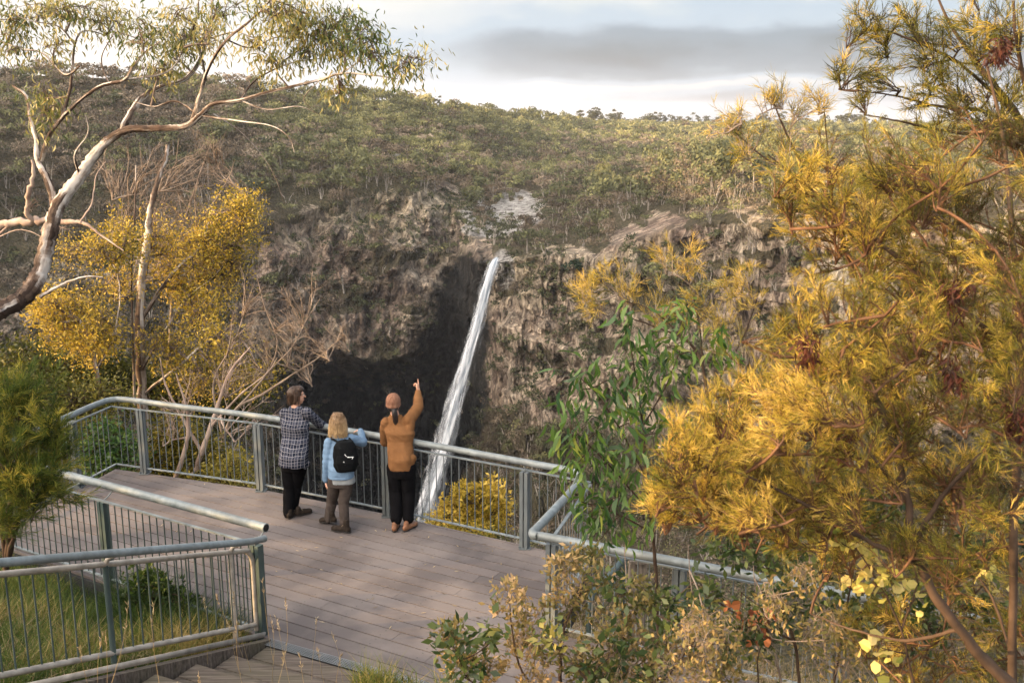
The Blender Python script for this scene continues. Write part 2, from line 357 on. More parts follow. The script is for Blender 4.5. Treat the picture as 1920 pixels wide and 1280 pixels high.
rc = g.mix(g.math('MULTIPLY', g.ramp(hz, [(.38, 1.), (.48, 0.)]), .4), rc, (.075, .063, .052))
rc = g.mix(g.math('MULTIPLY', g.ramp(big, [(.42, 0.), (.62, 1.)]), .40), rc, (.42, .29, .22))
rc = g.mix(g.math('MULTIPLY', g.ramp(g.noise(.03, 4, off=12), [(.48, 0.), (.62, 1.)]), .4), rc, (.46, .40, .26))
vc = g.ramp(fn, [(.3, (.045, .046, .026)), (.5, (.11, .10, .058)), (.7, (.22, .185, .115))])
vc = g.mix(g.math('MULTIPLY', g.ramp(big, [(.4, 0.), (.6, 1.)]), .5), vc, (.12, .095, .065))
vo = g.N.new('ShaderNodeTexVoronoi'); vo.feature = 'DISTANCE_TO_EDGE'; vo.inputs['Scale'].default_value = .22; mp_ = g.N.new('ShaderNodeMapping'); mp_.inputs['Scale'].default_value = (1, 1, .38)
vw = g.N.new('ShaderNodeVectorMath'); vw.operation = 'ADD'; g.L.new(g.tc.outputs['Object'], mp_.inputs[0]); nv = g.N.new('ShaderNodeTexNoise'); nv.inputs['Scale'].default_value = .25; nv.inputs['Detail'].default_value = 5; g.L.new(g.tc.outputs['Object'], nv.inputs[0])
vs = g.N.new('ShaderNodeVectorMath'); vs.operation = 'SCALE'; vs.inputs['Scale'].default_value = 7.0; g.L.new(nv.outputs['Color'], vs.inputs[0]); g.L.new(mp_.outputs[0], vw.inputs[0]); g.L.new(vs.outputs[0], vw.inputs[1]); g.L.new(vw.outputs[0], vo.inputs['Vector'])
crk = g.ramp(vo.outputs['Distance'], [(.0, 1.), (.10, 0.)]); rc = g.mix(g.math('MULTIPLY', crk, .32), rc, (.022, .019, .017))
def vor(scale, feat, stz):
    mp2 = g.N.new('ShaderNodeMapping'); mp2.inputs['Scale'].default_value = (1, 1, stz); g.L.new(g.tc.outputs['Object'], mp2.inputs[0])
    va = g.N.new('ShaderNodeVectorMath'); va.operation = 'ADD'; sc2 = g.N.new('ShaderNodeVectorMath'); sc2.operation = 'SCALE'; sc2.inputs['Scale'].default_value = 1.6 / scale * .5
    g.L.new(nv.outputs['Color'], sc2.inputs[0]); g.L.new(mp2.outputs[0], va.inputs[0]); g.L.new(sc2.outputs[0], va.inputs[1])
    n = g.N.new('ShaderNodeTexVoronoi'); n.feature = feat; n.inputs['Scale'].default_value = scale; g.L.new(va.outputs[0], n.inputs['Vector']); return n
v1 = vor(.42, 'F1', .40); v2 = vor(.42, 'DISTANCE_TO_EDGE', .40)
bw = g.N.new('ShaderNodeRGBToBW'); g.L.new(v1.outputs['Color'], bw.inputs[0]); blk = g.ramp(bw.outputs[0], [(.2, (.62, .62, .64)), (.8, (1.75, 1.72, 1.68))])
rc = g.mix(.85, rc, blk, 'MULTIPLY'); rc = g.mix(g.math('MULTIPLY', g.ramp(v2.outputs['Distance'], [(.0, 1.), (.06, 0.)]), .42), rc, (.03, .026, .022))
rkn = g.ramp(g.math('ADD', rk, g.math('MULTIPLY', g.math('SUBTRACT', fn, .5), 1.0)), [(.32, 0.), (.48, 1.)])
c = g.mix(rkn, vc, rc)
c = g.mix(g.ramp(g.math('ADD', pl, g.math('MULTIPLY', g.math('SUBTRACT', hz, .5), .8)), [(.4, 0.), (.6, 1.)]), c, g.ramp(g.noise(.35, 6, (1, 1, 2.5), .65, off=15), [(.36, (.12, .11, .10)), (.50, (.46, .44, .41)), (.64, (.75, .73, .69))]))
c = g.mix(g.math('MULTIPLY', g.ramp(g.math('ADD', wt, g.math('MULTIPLY', g.math('SUBTRACT', sm_, .5), 2.4)), [(.25, 0.), (.75, 1.)]), .96), c, g.ramp(st, [(.40, (.003, .005, .0055)), (.53, (.009, .0115, .012)), (.64, (.045, .046, .042))]))  # near-black colour carries the recess shade along with wet rock
c = g.mix(md, c, g.ramp(fn, [(.3, (.17, .17, .07)), (.7, (.30, .27, .13))]))
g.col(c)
g.bump(g.math('SUBTRACT', g.math('ADD', g.math('ADD', st, g.math('MULTIPLY', st2, .8)), g.math('ADD', g.math('MULTIPLY', hz, .5), g.math('MULTIPLY', fn, .5))), g.math('MULTIPLY', crk, .5)), 1.0, 4.5)
terr = A.build('gorge_terrain', g.m, smooth=False, kind='structure')
for nme, ar in (('rock', rock), ('wet_shade', wet_shade), ('pale', pale), ('meadow', meadow)): vcol(terr.data, nme, ar)

# ------------------------------------------------------------------ leaf-clump trees of the far slopes
def rand_dirs(n):
    v = rng.standard_normal((n, 3)); return v / np.linalg.norm(v, axis=1)[:, None]
def quads(Cn, Dn, Wn, ln, wd, a, acc):
    """flat rhombic leaves: centre-base Cn, direction Dn, side Wn"""
    n = len(Cn); ln = np.broadcast_to(ln, (n,))[:, None]; wd = np.broadcast_to(wd, (n,))[:, None]
    v = np.stack([Cn, Cn + Dn * ln * .45 + Wn * wd * .5, Cn + Dn * ln, Cn + Dn * ln * .45 - Wn * wd * .5], 1)
    acc.add(v.reshape(-1, 3), np.arange(4 * n).reshape(-1, 4), a)
def sidevec(Dn):
    W = np.cross(Dn, rand_dirs(len(Dn))); return W / (np.linalg.norm(W, axis=1)[:, None] + 1e-9)
FARLEAF = leaf_mat('gum_foliage_far', [(0.0, (.042, .048, .028)), (.3, (.10, .108, .054)), (.6, (.185, .190, .085)), (.85, (.32, .30, .125)), (1.0, (.42, .37, .18))], .22, .7, .1)
g = M('grey_gum_bark', .9, .1); g.col(g.ramp(g.attr(), [(0., (.09, .08, .07)), (1., (.42, .38, .33))])); FARBARK = g.m
def crown_pts(n, r, h, lob=5):
    """leaf positions on several uneven domes"""
    cs = rng.standard_normal((lob, 3)) * [r * .42, r * .42, h * .22]; rs = r * rng.uniform(.38, .62, lob)
    k = rng.integers(0, lob, n); d = rand_dirs(n); d[:, 2] = np.abs(d[:, 2]) * 1.0 - .25
    return cs[k] + d * rs[k][:, None] * rng.uniform(.75, 1.05, n)[:, None] * [1, 1, h / r * .8], d
def far_tree(accL, accB, P, r, h, tone, nleaf, lsz, bark=.5):
    c, d = crown_pts(nleaf, r, h)
    c = c + P + [0, 0, h * .75 + r * .3]
    d = d + rand_dirs(nleaf) * .55; Dn = np.cross(d, rand_dirs(nleaf)); Dn /= np.linalg.norm(Dn, axis=1)[:, None] + 1e-9; Wn = np.cross(d, Dn); Wn /= np.linalg.norm(Wn, axis=1)[:, None] + 1e-9
    quads(c, Dn, Wn, lsz * rng.uniform(.7, 1.5, nleaf), lsz * rng.uniform(.5, .9, nleaf), np.clip(tone + rng.normal(0, .12, nleaf), 0, 1), accL)
    if accB is not None:
        lean = rng.normal(0, .08, 2) * h
        accB.tube([P - [0, 0, 1], P + [lean[0] * .4, lean[1] * .4, h * .5], P + [lean[0], lean[1], h * .95]], [.028 * h + .05, .02 * h + .03, .05], 4, bark, cap=False)
# sample tree positions over the slopes
GF = G.reshape(nc, nr, 3)
area = np.linalg.norm(np.cross(GF[1:, :-1] - GF[:-1, :-1], GF[:-1, 1:] - GF[:-1, :-1]), axis=2)
xq, yq = XP[:-1, :-1], YP[:-1, :-1]
dens = (1 - rock[:-1, :-1]) ** 1.5 * (1 - .93 * meadow[:-1, :-1]) * (1 - .9 * wet_shade[:-1, :-1])
inview = (xq > -260) & (xq < 2150) & (V[None, :-1] >= 1.0) & (V[None, :-1] < 8.6)
hidden_right = 1 - .75 * ((xq > 1560))
dist = D2[:-1, :-1]
wgt = dens * inview * hidden_right * np.minimum(area, 900) * np.interp(dist, [200, 500, 900, 1600], [1.0, 1.0, .5, .22])
p = (wgt / wgt.sum()).ravel(); NT = 12500
idx = rng.choice(p.size, NT, p=p); ci, ri = np.unravel_index(idx, wgt.shape)
uu = rng.random(NT)[:, None]; vv2 = rng.random(NT)[:, None]
TP = GF[ci, ri] * (1 - uu) * (1 - vv2) + GF[ci + 1, ri] * uu * (1 - vv2) + GF[ci, ri + 1] * (1 - uu) * vv2 + GF[ci + 1, ri + 1] * uu * vv2
dt = np.hypot(TP[:, 0], TP[:, 1]); txp, typ = topx(TP)
steep = np.clip((typ - 260) / 140, 0, 1)                        # lower on the slope: sparser, greyer scrub
tone_n = fbm(TP[:, 0] / 60, TP[:, 1] / 60, 0, 3, 61)
rr = np.clip(rng.lognormal(1.40, .30, NT), 1.8, 7.0) * np.where(typ > 400, .70, 1.0); hh = rr * rng.uniform(.5, 1.0, NT)
tone = np.clip(.50 - .30 * steep + (tone_n - .5) * .7 + rng.normal(0, .17, NT), .02, .95)
bare = rng.random(NT) < np.clip(.02 + .30 * steep, 0, .32)
LA, BA = Acc(), Acc(); LA.sm = False; BR = Acc(); BR.sm = False
brown = rng.random(NT) < np.where(txp < 480, .62, np.where((typ > 260), .34, .08))
brown |= (rng.random(NT) < .30) & (typ > 330)
order = np.argsort(-(rr * 1.0) / dt)                             # largest in view first
score = (rr / dt) * ((txp > 300) & (txp < 1500) & (typ < 620) & (typ > 150))
big_ids = set(np.argsort(-score)[:170].tolist())
inst = []
for k in range(NT):
    sz = np.clip(dt[k] / 996 * 1.9, .40, 2.2)                   # leaf clump about two pixels wide
    if k in big_ids and not brown[k]: inst.append(k); continue
    if bare[k]:
        # leafless grey stems
        for q in range(3):
            o = rng.normal(0, .9, 3) * [1, 1, 0]; tp = TP[k] + o + [rng.normal(0, .8), rng.normal(0, .8), hh[k] * 1.6]
            BA.tube([TP[k] + o * .3, (TP[k] + tp) / 2 + rng.normal(0, .3, 3), tp], [.16, .12, .05], 3, rng.uniform(.3, 1), cap=False)
        n = 14
    else: n = int(np.clip(rr[k] ** 2 * 7.5 / sz ** 1.3, 34, 170))
    far_tree(BR if brown[k] else LA, BA if rng.random() < .30 else None, TP[k], rr[k], hh[k], tone[k] * (.7 if bare[k] else 1), n, sz, rng.uniform(.1, .9))
LA.build('gorge_woodland', FARLEAF, kind='stuff', label='olive green gum woodland covering the far slopes above the cliffs', cat='woodland')
BROWNL = leaf_mat('grey_brown_scrub_far', [(0.0, (.06, .05, .038)), (.4, (.15, .12, .085)), (.8, (.28, .225, .16)), (1.0, (.38, .31, .23))], .15, .8, .1)
BR.build('slope_scrub', BROWNL, kind='stuff', label='grey brown leafless scrub mixed through the far slopes', cat='scrub')
BA.build('woodland_trunks', FARBARK, kind='stuff', label='grey bare stems standing among the far slope woodland', cat='woodland trunks')
protos = []
for q in range(6):
    r = empty('gum_tree', (0, 0, -500)); l_, b_ = Acc(), Acc(); l_.sm = False
    far_tree(l_, b_, np.array([0, 0, 0.]), 3.6, 4.6, .20 + .09 * q, 240, .70, .6)
    l_.build('crown', FARLEAF).parent = r; b_.build('trunk', FARBARK).parent = r; protos.append(r)
usedp = set()
def place_copy(protos, k, loc, sc, rz, **kw):
    pr = protos[k]
    if k in usedp:
        o = pr.copy(); C.objects.link(o)
        for ch in pr.children:
            c2 = ch.copy(); C.objects.link(c2); c2.parent = o
    else: o = pr; usedp.add(k)
    o.location = loc; o.scale = sc; o.rotation_euler = (0, 0, rz); return props(o, **kw)
for k in inst:
    s = rr[k] / 3.6; pk = int(np.clip((tone[k] - .1) * 8, 0, 5))
    place_copy(protos, pk, TP[k], (s, s, s * rng.uniform(.8, 1.15)), rng.uniform(0, 6.28), label='small olive gum tree on the far gorge slopes', cat='tree', group='gum trees on the far gorge slopes')
# taller trees along the skyline of the plateau
sk = []
for q in range(5):
    r = empty('gum_tree', (0, 0, -500)); l_, b_ = Acc(), Acc(); l_.sm = False
    hgt = 11 + q
    for m in range(3): 
        c, d = crown_pts(46, 2.6, 2.2, 4); c = c + [rng.normal(0, 1.8), rng.normal(0, 1.8), hgt * (.62 + .17 * m)]
        Dn = rand_dirs(len(c)); quads(c, Dn, sidevec(Dn), 1.5, 1.1, np.clip(.16 + rng.normal(0, .08, len(c)), 0, 1), l_)
    b_.tube([(0, 0, -1), (.3, .2, hgt * .5), (-.2, .3, hgt * .95)], [.35, .25, .1], 4, .3)
    l_.build('crown', FARLEAF).parent = r; b_.build('trunk', FARBARK).parent = r; sk.append(r)
usedp = set()
def skyline(xs, row, **kw):
    for x in xs:
        az = math.atan2((x - 960), F * math.cos(PITCH) + 400 * math.sin(PITCH) * .0 + 88 * 1.0)
        a = int(np.argmin(np.abs(AZ - az))); P_ = G[a, row].copy()
        s = rng.uniform(.6, 1.25) * kw.get('sc', 1); k = int(rng.integers(0, 5))
        place_copy(sk, k, P_, (s * 1.2, s * 1.2, s), rng.uniform(0, 6.28), label=kw['label'], cat='tree', group=kw['group'])
r1 = int(np.argmin(np.abs(V - 1.02)))
skyline(list(rng.uniform(1085, 1660, 90)), r1, sc=1.15, label='dark gum tree on the flat plateau skyline', group='gum trees on the plateau skyline')
r2 = int(np.argmin(np.abs(V - 1.1)))
skyline(list(rng.uniform(560, 1080, 45)), r2, sc=.5, label='gum tree on the crest of the wooded ridge', group='gum trees along the ridge crest')
for r in protos + sk:                                           # drop any pattern tree that was never planted
    if 'label' not in r:
        for ch in list(r.children): bpy.data.objects.remove(ch)
        bpy.data.objects.remove(r)
# bushes clinging to the cliffs
wgt = rock[:-1, :-1] * (1 - .85 * wet_shade[:-1, :-1]) * inview * (V[None, :-1] > 3.6) * area * np.clip(fbm(xq / 50, yq / 60, 0, 3, 71) * 4.5 - 1.9, 0.02, 1) * (xq < 1650)
p = (wgt / wgt.sum()).ravel(); NS = 1500
ci, ri = np.unravel_index(rng.choice(p.size, NS, p=p), wgt.shape); LA = Acc(); LA.sm = False
for a, b in zip(ci, ri):
    r = rng.uniform(.6, 2.1)
    far_tree(LA, None, G[a, b] - [0, 0, r * .8], r, r * .9, rng.uniform(0, .30), int(10 + r * r * 7), .8)
LA.build('cliff_shrubbery', FARLEAF, kind='stuff', label='dark scrub clinging to ledges of the cliffs', cat='scrub')
# one conspicuous dark green bush on the right-hand cliff, and the small far platform on the wooded slope
def gorge_point(x, y):
    k = np.argmin((XP - x) ** 2 + (YP - y) ** 2 + 1e6 * (V[None] > 7.9)); return G.reshape(-1, 3)[k].copy()
t = empty('bush', gorge_point(1075, 497), label='dark green round bush on the cliff right of the waterfall lip', cat='bush')
LB = Acc(); LB.sm = False
for o in ((-1.6, 0, 0), (1.4, 0, .4), (0, 0, 1.0)): far_tree(LB, None, np.array(o) + np.array(t.location) + [0, -3, -2], 1.8, 1.9, .05, 120, .6)
g = M('dark_bush_leaf', .7, .2); g.col(g.ramp(g.attr(), [(0., (.010, .022, .012)), (.3, (.03, .06, .028))])); LB.build('foliage', g.m, t)
BB = Acc(); BB.tube([np.array(t.location) + [0, 0, -2], np.array(t.location) + [0, -3, .5]], [.2, .08], 5); BB.build('stem', FARBARK, t)
P_ = gorge_point(743, 299); t = empty('viewing_platform', P_, label='tiny pale lookout platform among trees on the far wooded slope', cat='lookout platform')
b = Acc(); b.box(P_ + [-2.6, -3.5, 1.2], P_ + [2.6, 0, 1.5]); b.build('platform_floor', WORN, t)
b = Acc()
for zq in (1.9, 2.3, 2.7): b.bar(P_ + [-2.6, -3.5, zq], P_ + [2.6, -3.5, zq], .12, .12)
for xq_ in np.linspace(-2.6, 2.6, 5): b.bar(P_ + [xq_, -3.5, 1.5], P_ + [xq_, -3.5, 2.75], .12, .12, up=(0, 1, 0))
b.build('railing', flat('pale_rail_paint', (.5, .5, .47)), t)
b = Acc(); [b.bar(P_ + [xq_, -3.3, -3], P_ + [xq_, -3.3, 1.2], .2, .2, up=(0, 1, 0)) for xq_ in (-2.2, 2.2)]; b.build('support_post', TPOST, t)
# farm sheds on the plateau
for xs_, lab in ((1113, 'small pale farm shed on the plateau left of the meadow'), (1180, 'second pale farm shed on the plateau behind meadow trees')):
    az = math.atan2(xs_ - 960, F * math.cos(PITCH) + 88); a = int(np.argmin(np.abs(AZ - az))); P_ = G[a, int(np.argmin(np.abs(V - 1.45)))].copy()
    t = empty('farm_shed', P_, label=lab, cat='shed'); b = Acc(); b.box(P_ + [-6, -3, -1], P_ + [6, 3, 4.2]); b.build('wall', flat('shed_wall', (.5, .48, .44)), t)
    b = Acc(); b.add([P_ + [-6.5, -3.6, 4.2], P_ + [6.5, -3.6, 4.2], P_ + [6.5, 0, 6], P_ + [-6.5, 0, 6], P_ + [6.5, 3.6, 4.2], P_ + [-6.5, 3.6, 4.2]], [(0, 1, 2, 3), (3, 2, 4, 5)]); b.build('roof', flat('tin_roof', (.6, .6, .6), .4), t)

# ------------------------------------------------------------------ the waterfall
def fallpt(x, y, d):
    q = ray(x, y); q = q / math.hypot(q[0], q[1]); return CAM + q * d
path = [(931, 484, 331, 1.0), (925, 498, 327, 2.0), (912, 540, 322, 2.2), (897, 600, 317, 2.6), (880, 660, 313, 3.1), (864, 715, 310, 3.6), (850, 770, 307, 4.3), (835, 830, 304, 5.0), (818, 890, 301, 6.0), (800, 960, 298, 7.5), (778, 1060, 295, 9.5), (755, 1180, 292, 11)]
cp = smooth_path([fallpt(*q[:3]) for q in path], 14); wr = np.interp(np.linspace(0, 1, len(cp)), np.linspace(0, 1, len(path)), [q[3] for q in path])
g = M('falling_water', .35, .5)
g.m.use_backface_culling = False
u_ = g.attr('u'); vv_ = g.attr('v')
cmb = g.N.new('ShaderNodeCombineXYZ'); g.L.new(u_, cmb.inputs[0]); g.L.new(vv_, cmb.inputs[1])
def wn(su, sv, det, off):
    m = g.N.new('ShaderNodeMapping'); m.inputs['Scale'].default_value = (su, sv, 1); m.inputs['Location'].default_value = (off, off, 0); g.L.new(cmb.outputs[0], m.inputs[0])
    n = g.N.new('ShaderNodeTexNoise'); n.inputs['Scale'].default_value = 1; n.inputs['Detail'].default_value = det; n.inputs['Roughness'].default_value = .62; n.inputs['Distortion'].default_value = .3; g.L.new(m.outputs[0], n.inputs[0]); return n.outputs[0]
s1 = wn(4, .10, 7, 0); s2 = wn(2.2, .05, 4, 5)
cw = g.ramp(s1, [(.40, (.16, .20, .235)), (.64, (.56, .59, .62))]); g.col(cw)
edge_ = g.ramp(g.math('ABSOLUTE', u_), [(.0, 1.0), (.95, -.0)])
low = g.attr('thin')
al = g.math('ADD', g.math('MULTIPLY', g.math('SUBTRACT', s1, .5), 2.4), g.math('MULTIPLY', g.math('SUBTRACT', s2, .5), 1.6))
al = g.math('ADD', g.math('ADD', al, g.math('MULTIPLY', edge_, 1.35)), g.math('MULTIPLY', low, -.42))
al = g.math('MULTIPLY', g.ramp(al, [(.22, 0.), (.72, .42), (1., .90)]), 1.0, True)
g.put(g.b.inputs['Alpha'], al); g.bump(s1, .5, .5)
WATER = g.m
def fall_sheet(name, cp, wr, parent, nu=13, bulge=.5, off=0.0, th=(-.6, 1)):
    t_ = np.linspace(-1, 1, nu); P_ = cp[:, None] + np.stack([t_[None] * wr[:, None], -np.cos(t_ * 1.4)[None] * wr[:, None] * bulge + off, 0 * t_[None] * wr[:, None]], -1)
    P_ = P_ + (fbm(t_[None] * 3, cp[:, 2][:, None] / 9, off, 3, 83) - .5)[..., None] * [0.6, 1.5, 0] * wr[:, None, None] * .4
    m, n = len(cp), nu; i = np.arange(m - 1)[:, None] * n; j = np.arange(n - 1)[None]
    a = Acc(); a.add(P_.reshape(-1, 3), np.stack([i + j, i + n + j, i + n + j + 1, i + j + 1], -1).reshape(-1, 4))
    o = a.build(name, WATER, parent, smooth=True)
    ln = np.concatenate([[0], np.cumsum(np.linalg.norm(np.diff(cp, axis=0), axis=1))])
    vcol(o.data, 'u', np.broadcast_to(t_[None], (m, n))); vcol(o.data, 'v', np.broadcast_to(ln[:, None] + off * 7, (m, n))); vcol(o.data, 'thin', np.broadcast_to(np.linspace(th[0], th[1], m)[:, None], (m, n)))
t = empty('waterfall', cp[0], label='tall thin white waterfall plunging down the dark cliff', cat='waterfall')
fall_sheet('main_fall', cp, wr, t); fall_sheet('back_spray', cp + [0, 1.2, 0], wr * .8, t, 11, .3, 1.7)
fall_sheet('spray_veil', cp[6:] - [.4, 1.0, 0], wr[6:] * 1.55 + .4, t, 15, .4, 4.3, (.9, 2.0))
c2 = smooth_path([fallpt(*q) for q in ((862, 690, 311), (852, 715, 309), (846, 760, 307), (834, 820, 305), (818, 900, 303))], 12)
fall_sheet('side_trickle', c2, np.linspace(.25, 1.3, len(c2)), t, 5, .3, 3.1)

# ------------------------------------------------------------------ the lookout hillside
P0 = np.array([-2.42, 8.93]); dv = np.array([.8987, -.4386]); pv = np.array([-.4386, -.8987])
def stp(p, d, z=0.0): q = P0 + pv * p + dv * d; return np.array([q[0], q[1], z])
def hz_(x, y):
    x = np.asarray(x, float); y = np.asarray(y, float)
    p = (x - P0[0]) * pv[0] + (y - P0[1]) * pv[1]; d = (x - P0[0]) * dv[0] + (y - P0[1]) * dv[1]
    z = np.interp(p, [-90, -60, -30, -14, -7, -5, -1.6, -.6, 0, 3, 7, 12, 30, 60], [-120, -66, -27, -9.5, -3.6, -2.2, -.60, -.22, -.14, .80, 2.6, 4.2, 6, 8])
    left = 1 / (1 + np.exp(-(-x - 7.5) * .9)) * np.clip((p + 16) / 14, 0, 1)
    z = z * (1 - left) + left * np.maximum(z, -.6 + .12 * np.clip(-x - 8, 0, 30))
    z = z + (fbm(x * .5, y * .5, 0, 4, 91) - .5) * np.clip(.25 + np.abs(p) * .05, 0, 2.5)
    # flat bench under the stairs and deck
    return z
xs = np.concatenate([np.linspace(-90, -16, 60), np.linspace(-15.5, 15.5, 190), np.linspace(16, 90, 60)]); ys = np.concatenate([np.linspace(-45, -3, 20), np.linspace(-2.5, 22, 170), np.linspace(22.6, 90, 60)])
X_, Y_ = np.meshgrid(xs, ys, indexing='ij'); Z_ = hz_(X_, Y_)
a = Acc(); m, n = X_.shape; i = np.arange(m - 1)[:, None] * n; j = np.arange(n - 1)[None]
keep = ~((-Z_ > 62))
a.add(np.stack([X_, Y_, Z_], -1).reshape(-1, 3), np.stack([i + j, i + n + j, i + n + j + 1, i + j + 1], -1).reshape(-1, 4))
g = M('hillside_soil', .95, .1); n_ = g.noise(3, 8, rough=.65); n2_ = g.noise(.35, 5, off=4)
c = g.ramp(n_, [(.3, (.030, .024, .014)), (.5, (.085, .065, .035)), (.7, (.17, .13, .065))])
g.col(g.mix(g.math('MULTIPLY', g.ramp(n2_, [(.4, 0.), (.6, 1.)]), .6), c, g.ramp(n_, [(.3, (.03, .04, .012)), (.7, (.12, .13, .04))]))); g.bump(n_, .8, .08)
a.build('hillside_ground', g.m, smooth=True, kind='structure')

# ------------------------------------------------------------------ the deck
def clip(poly, a, b, c):                                        # keep a*x+b*y <= c
    o = []
    for i in range(len(poly)):
        p, q = poly[i], poly[(i + 1) % len(poly)]; fp = a * p[0] + b * p[1] - c; fq = a * q[0] + b * q[1] - c
        if fp <= 0: o.append(p)
        if fp * fq < 0: t = fp / (fp - fq); o.append((p[0] + (q[0] - p[0]) * t, p[1] + (q[1] - p[1]) * t))
    return o
FL = (-6.42, 11.30); main = [FL, (-5.80, 13.84), (-3.45, 13.00), (-1.60, 12.10), (.16, 11.13), (.92, 10.68), (.40, 9.02), tuple(stp(0, 2.9)[:2]), tuple(stp(0, 0.0)[:2])]
walk = [(.40, 9.02), tuple(stp(-.20, 9.5)[:2]), tuple(stp(0, 9.5)[:2] ), tuple(stp(0, 2.9)[:2])]
walk = [(.40, 9.02), (6.2, 6.19), tuple((P0 + dv * 9.3)[:2]), tuple(stp(0, 2.9)[:2])]
def convex(poly):
    return poly
bd = np.array([math.cos(bang), math.sin(bang)]); bn = np.array([-bd[1], bd[0]])
deck = empty('viewing_deck', (-2.5, 11, 0), label='grey brown timber board viewing deck above the gorge', cat='deck')
ac = Acc(); ac.sm = False; PIT = .185
def lay_boards(poly, other=None):
    P = np.array(poly); s = P @ bn; lo, hi = s.min(), s.max()
    for k in range(int(math.floor(lo / PIT)), int(math.ceil(hi / PIT)) + 1):
        s0 = k * PIT + .007; s1 = (k + 1) * PIT - .007
        strip = clip(clip(poly, bn[0], bn[1], s1), -bn[0], -bn[1], -s0)
        if len(strip) < 3: continue
        random.seed(k * 13 + 5); off = random.uniform(0, 5.4)
        t = np.array(strip) @ bd; cut = off + 5.4 * math.floor((t.min() - off) / 5.4)
        while cut < t.max():
            pc = clip(clip(strip, bd[0], bd[1], cut + 5.4 - .004), -bd[0], -bd[1], -cut)
            cut += 5.4
            if len(pc) < 3: continue
            n = len(pc); v = [(x, y, 0) for x, y in pc] + [(x, y, -.032) for x, y in pc]
            tone = random.random(); f3 = [(0, i, i + 1) for i in range(1, n - 1)]
            ac.add(v[:n], f3, tone); ac.add(v, [(i, i + n, (i + 1) % n + n, (i + 1) % n) for i in range(n)], tone)
lay_boards(main); lay_boards(walk)
ac.build('deck_boards', BOARD, deck)
sc_ = Acc(); mp = np.array(main); kd = np.arange(-3, 9)
for jx in np.arange(-6.2, 4.5, .55):
    for k in range(int((mp @ bn).min() / PIT), int((mp @ bn).max() / PIT) + 1):
        for q_ in (.045, .14):
            c_ = bd * (jx + .02 * math.sin(k * 7)) + bn * (k * PIT + q_) + 0 * bd; c_ = bd * (c_ @ bd + (P0 @ bd)) + bn * (c_ @ bn)
            if all(((main[(i + 1) % 9][0] - main[i][0]) * (c_[1] - main[i][1]) - (main[(i + 1) % 9][1] - main[i][1]) * (c_[0] - main[i][0])) < -.03 for i in range(9)):
                sc_.add([(c_[0] - .006, c_[1] - .006, .0012), (c_[0] + .006, c_[1] - .006, .0012), (c_[0] + .006, c_[1] + .006, .0012), (c_[0] - .006, c_[1] + .006, .0012)], [(0, 1, 2, 3)])
sc_.build('screw_heads', flat('screw_steel', (.03, .027, .025), .6, .4), deck, kind='stuff')
random.seed(3)
fa = Acc(); fa.sm = False
outl = [FL, (-5.80, 13.84), (-3.45, 13.00), (-1.60, 12.10), (.16, 11.13), (.92, 10.68), (.40, 9.02)]
for p, q in zip(outl[:-1], outl[1:]): fa.bar((*p, -.17), (*q, -.17), .05, .25)
fa.bar((*FL, -.16), (*stp(0, 0)[:2], -.16), .05, .24)
fa.bar((.40, 9.02, -.17), (6.2, 6.19, -.17), .05, .25)
fa.build('edge_beam', flat('dark_steel_beam', (.02, .022, .024), .7), deck)
fa = Acc(); fa.sm = False
for k in range(12):
    s = -3.9 + k * .55
    jo = clip(clip(main, dv[0], dv[1], s + .03), -dv[0], -dv[1], -(s - .03))
    if len(jo) > 2:
        P = np.array(jo); tt = P @ pv; c0 = P[np.argmin(tt)]; c1 = P[np.argmax(tt)]; fa.bar((*c0, -.15), (*c1, -.15), .06, .22)
fa.build('joists', flat('joist_steel', (.03, .03, .03), .7), deck)
# perforated steel strip between deck and stairs: real holes
ms = Acc(); ms.sm = False; NX, NY = 118, 5; W0, W1 = .0, .115; L0, L1 = .06, 3.1
for i in range(NX + 1):
    d_ = L0 + (L1 - L0) * i / NX; ms.bar(stp(W0, d_, .006), stp(W1, d_, .006), .0060, .003)
for j in range(NY + 1):
    p_ = W0 + (W1 - W0) * j / NY; ms.bar(stp(p_, L0, .0075), stp(p_, L1, .0075), .0060, .003)
st_ = empty('drain_strip', stp(.05, 1.5, 0), label='perforated metal strip between the deck boards and the timber steps', cat='metal strip')
ms.build('perforated_sheet', flat('zinc_mesh', (.20, .22, .23), .5, .4, .4), st_)
bb = Acc(); bb.sm = False; bb.bar(stp(.057, L0, -.03), stp(.057, L1, -.03), .11, .02); bb.build('tray', flat('black_tray', (.012, .012, .012)), st_)
# timber stairs climbing towards the camera
stairs = empty('timber_stairs', stp(.5, 1.5, 0), label='weathered timber sleeper steps rising from the deck towards the viewer', cat='stairs')
for k in range(6):
    z = .15 * k; p_ = .125 + .46 * k; tr = Acc(); tr.sm = False
    for q in range(2):
        w_ = .222; a_ = stp(p_ + .002 + q * .228 + w_ / 2, .12 + .01 * random.random(), z - .031 + random.uniform(-.003, .002)); b_ = stp(p_ + .002 + q * .228 + w_ / 2, 3.2, z - .031 + random.uniform(-.003, .002))
        tr.bar(a_, b_, w_, .06, a=random.random())
    o = tr.build('tread', SLEEPER, stairs); bv = o.modifiers.new('b', 'BEVEL'); bv.width = .008; bv.segments = 2
sg = Acc(); sg.sm = False
sg.bar(stp(-.02, .06, -.11), stp(2.9, .06, .85), .06, .2); sg.build('stringer', SLEEPER, stairs); sg = Acc(); sg.sm = False; sg.bar(stp(-.02, 3.26, -.05), stp(2.9, 3.26, .91), .06, .25); sg.build('stringer', SLEEPER, stairs)
ed = Acc(); ed.bar(stp(0, .0, .035), stp(2.9, .0, .99), .012, .05); ed.build('edge_strip', WORN, stairs)

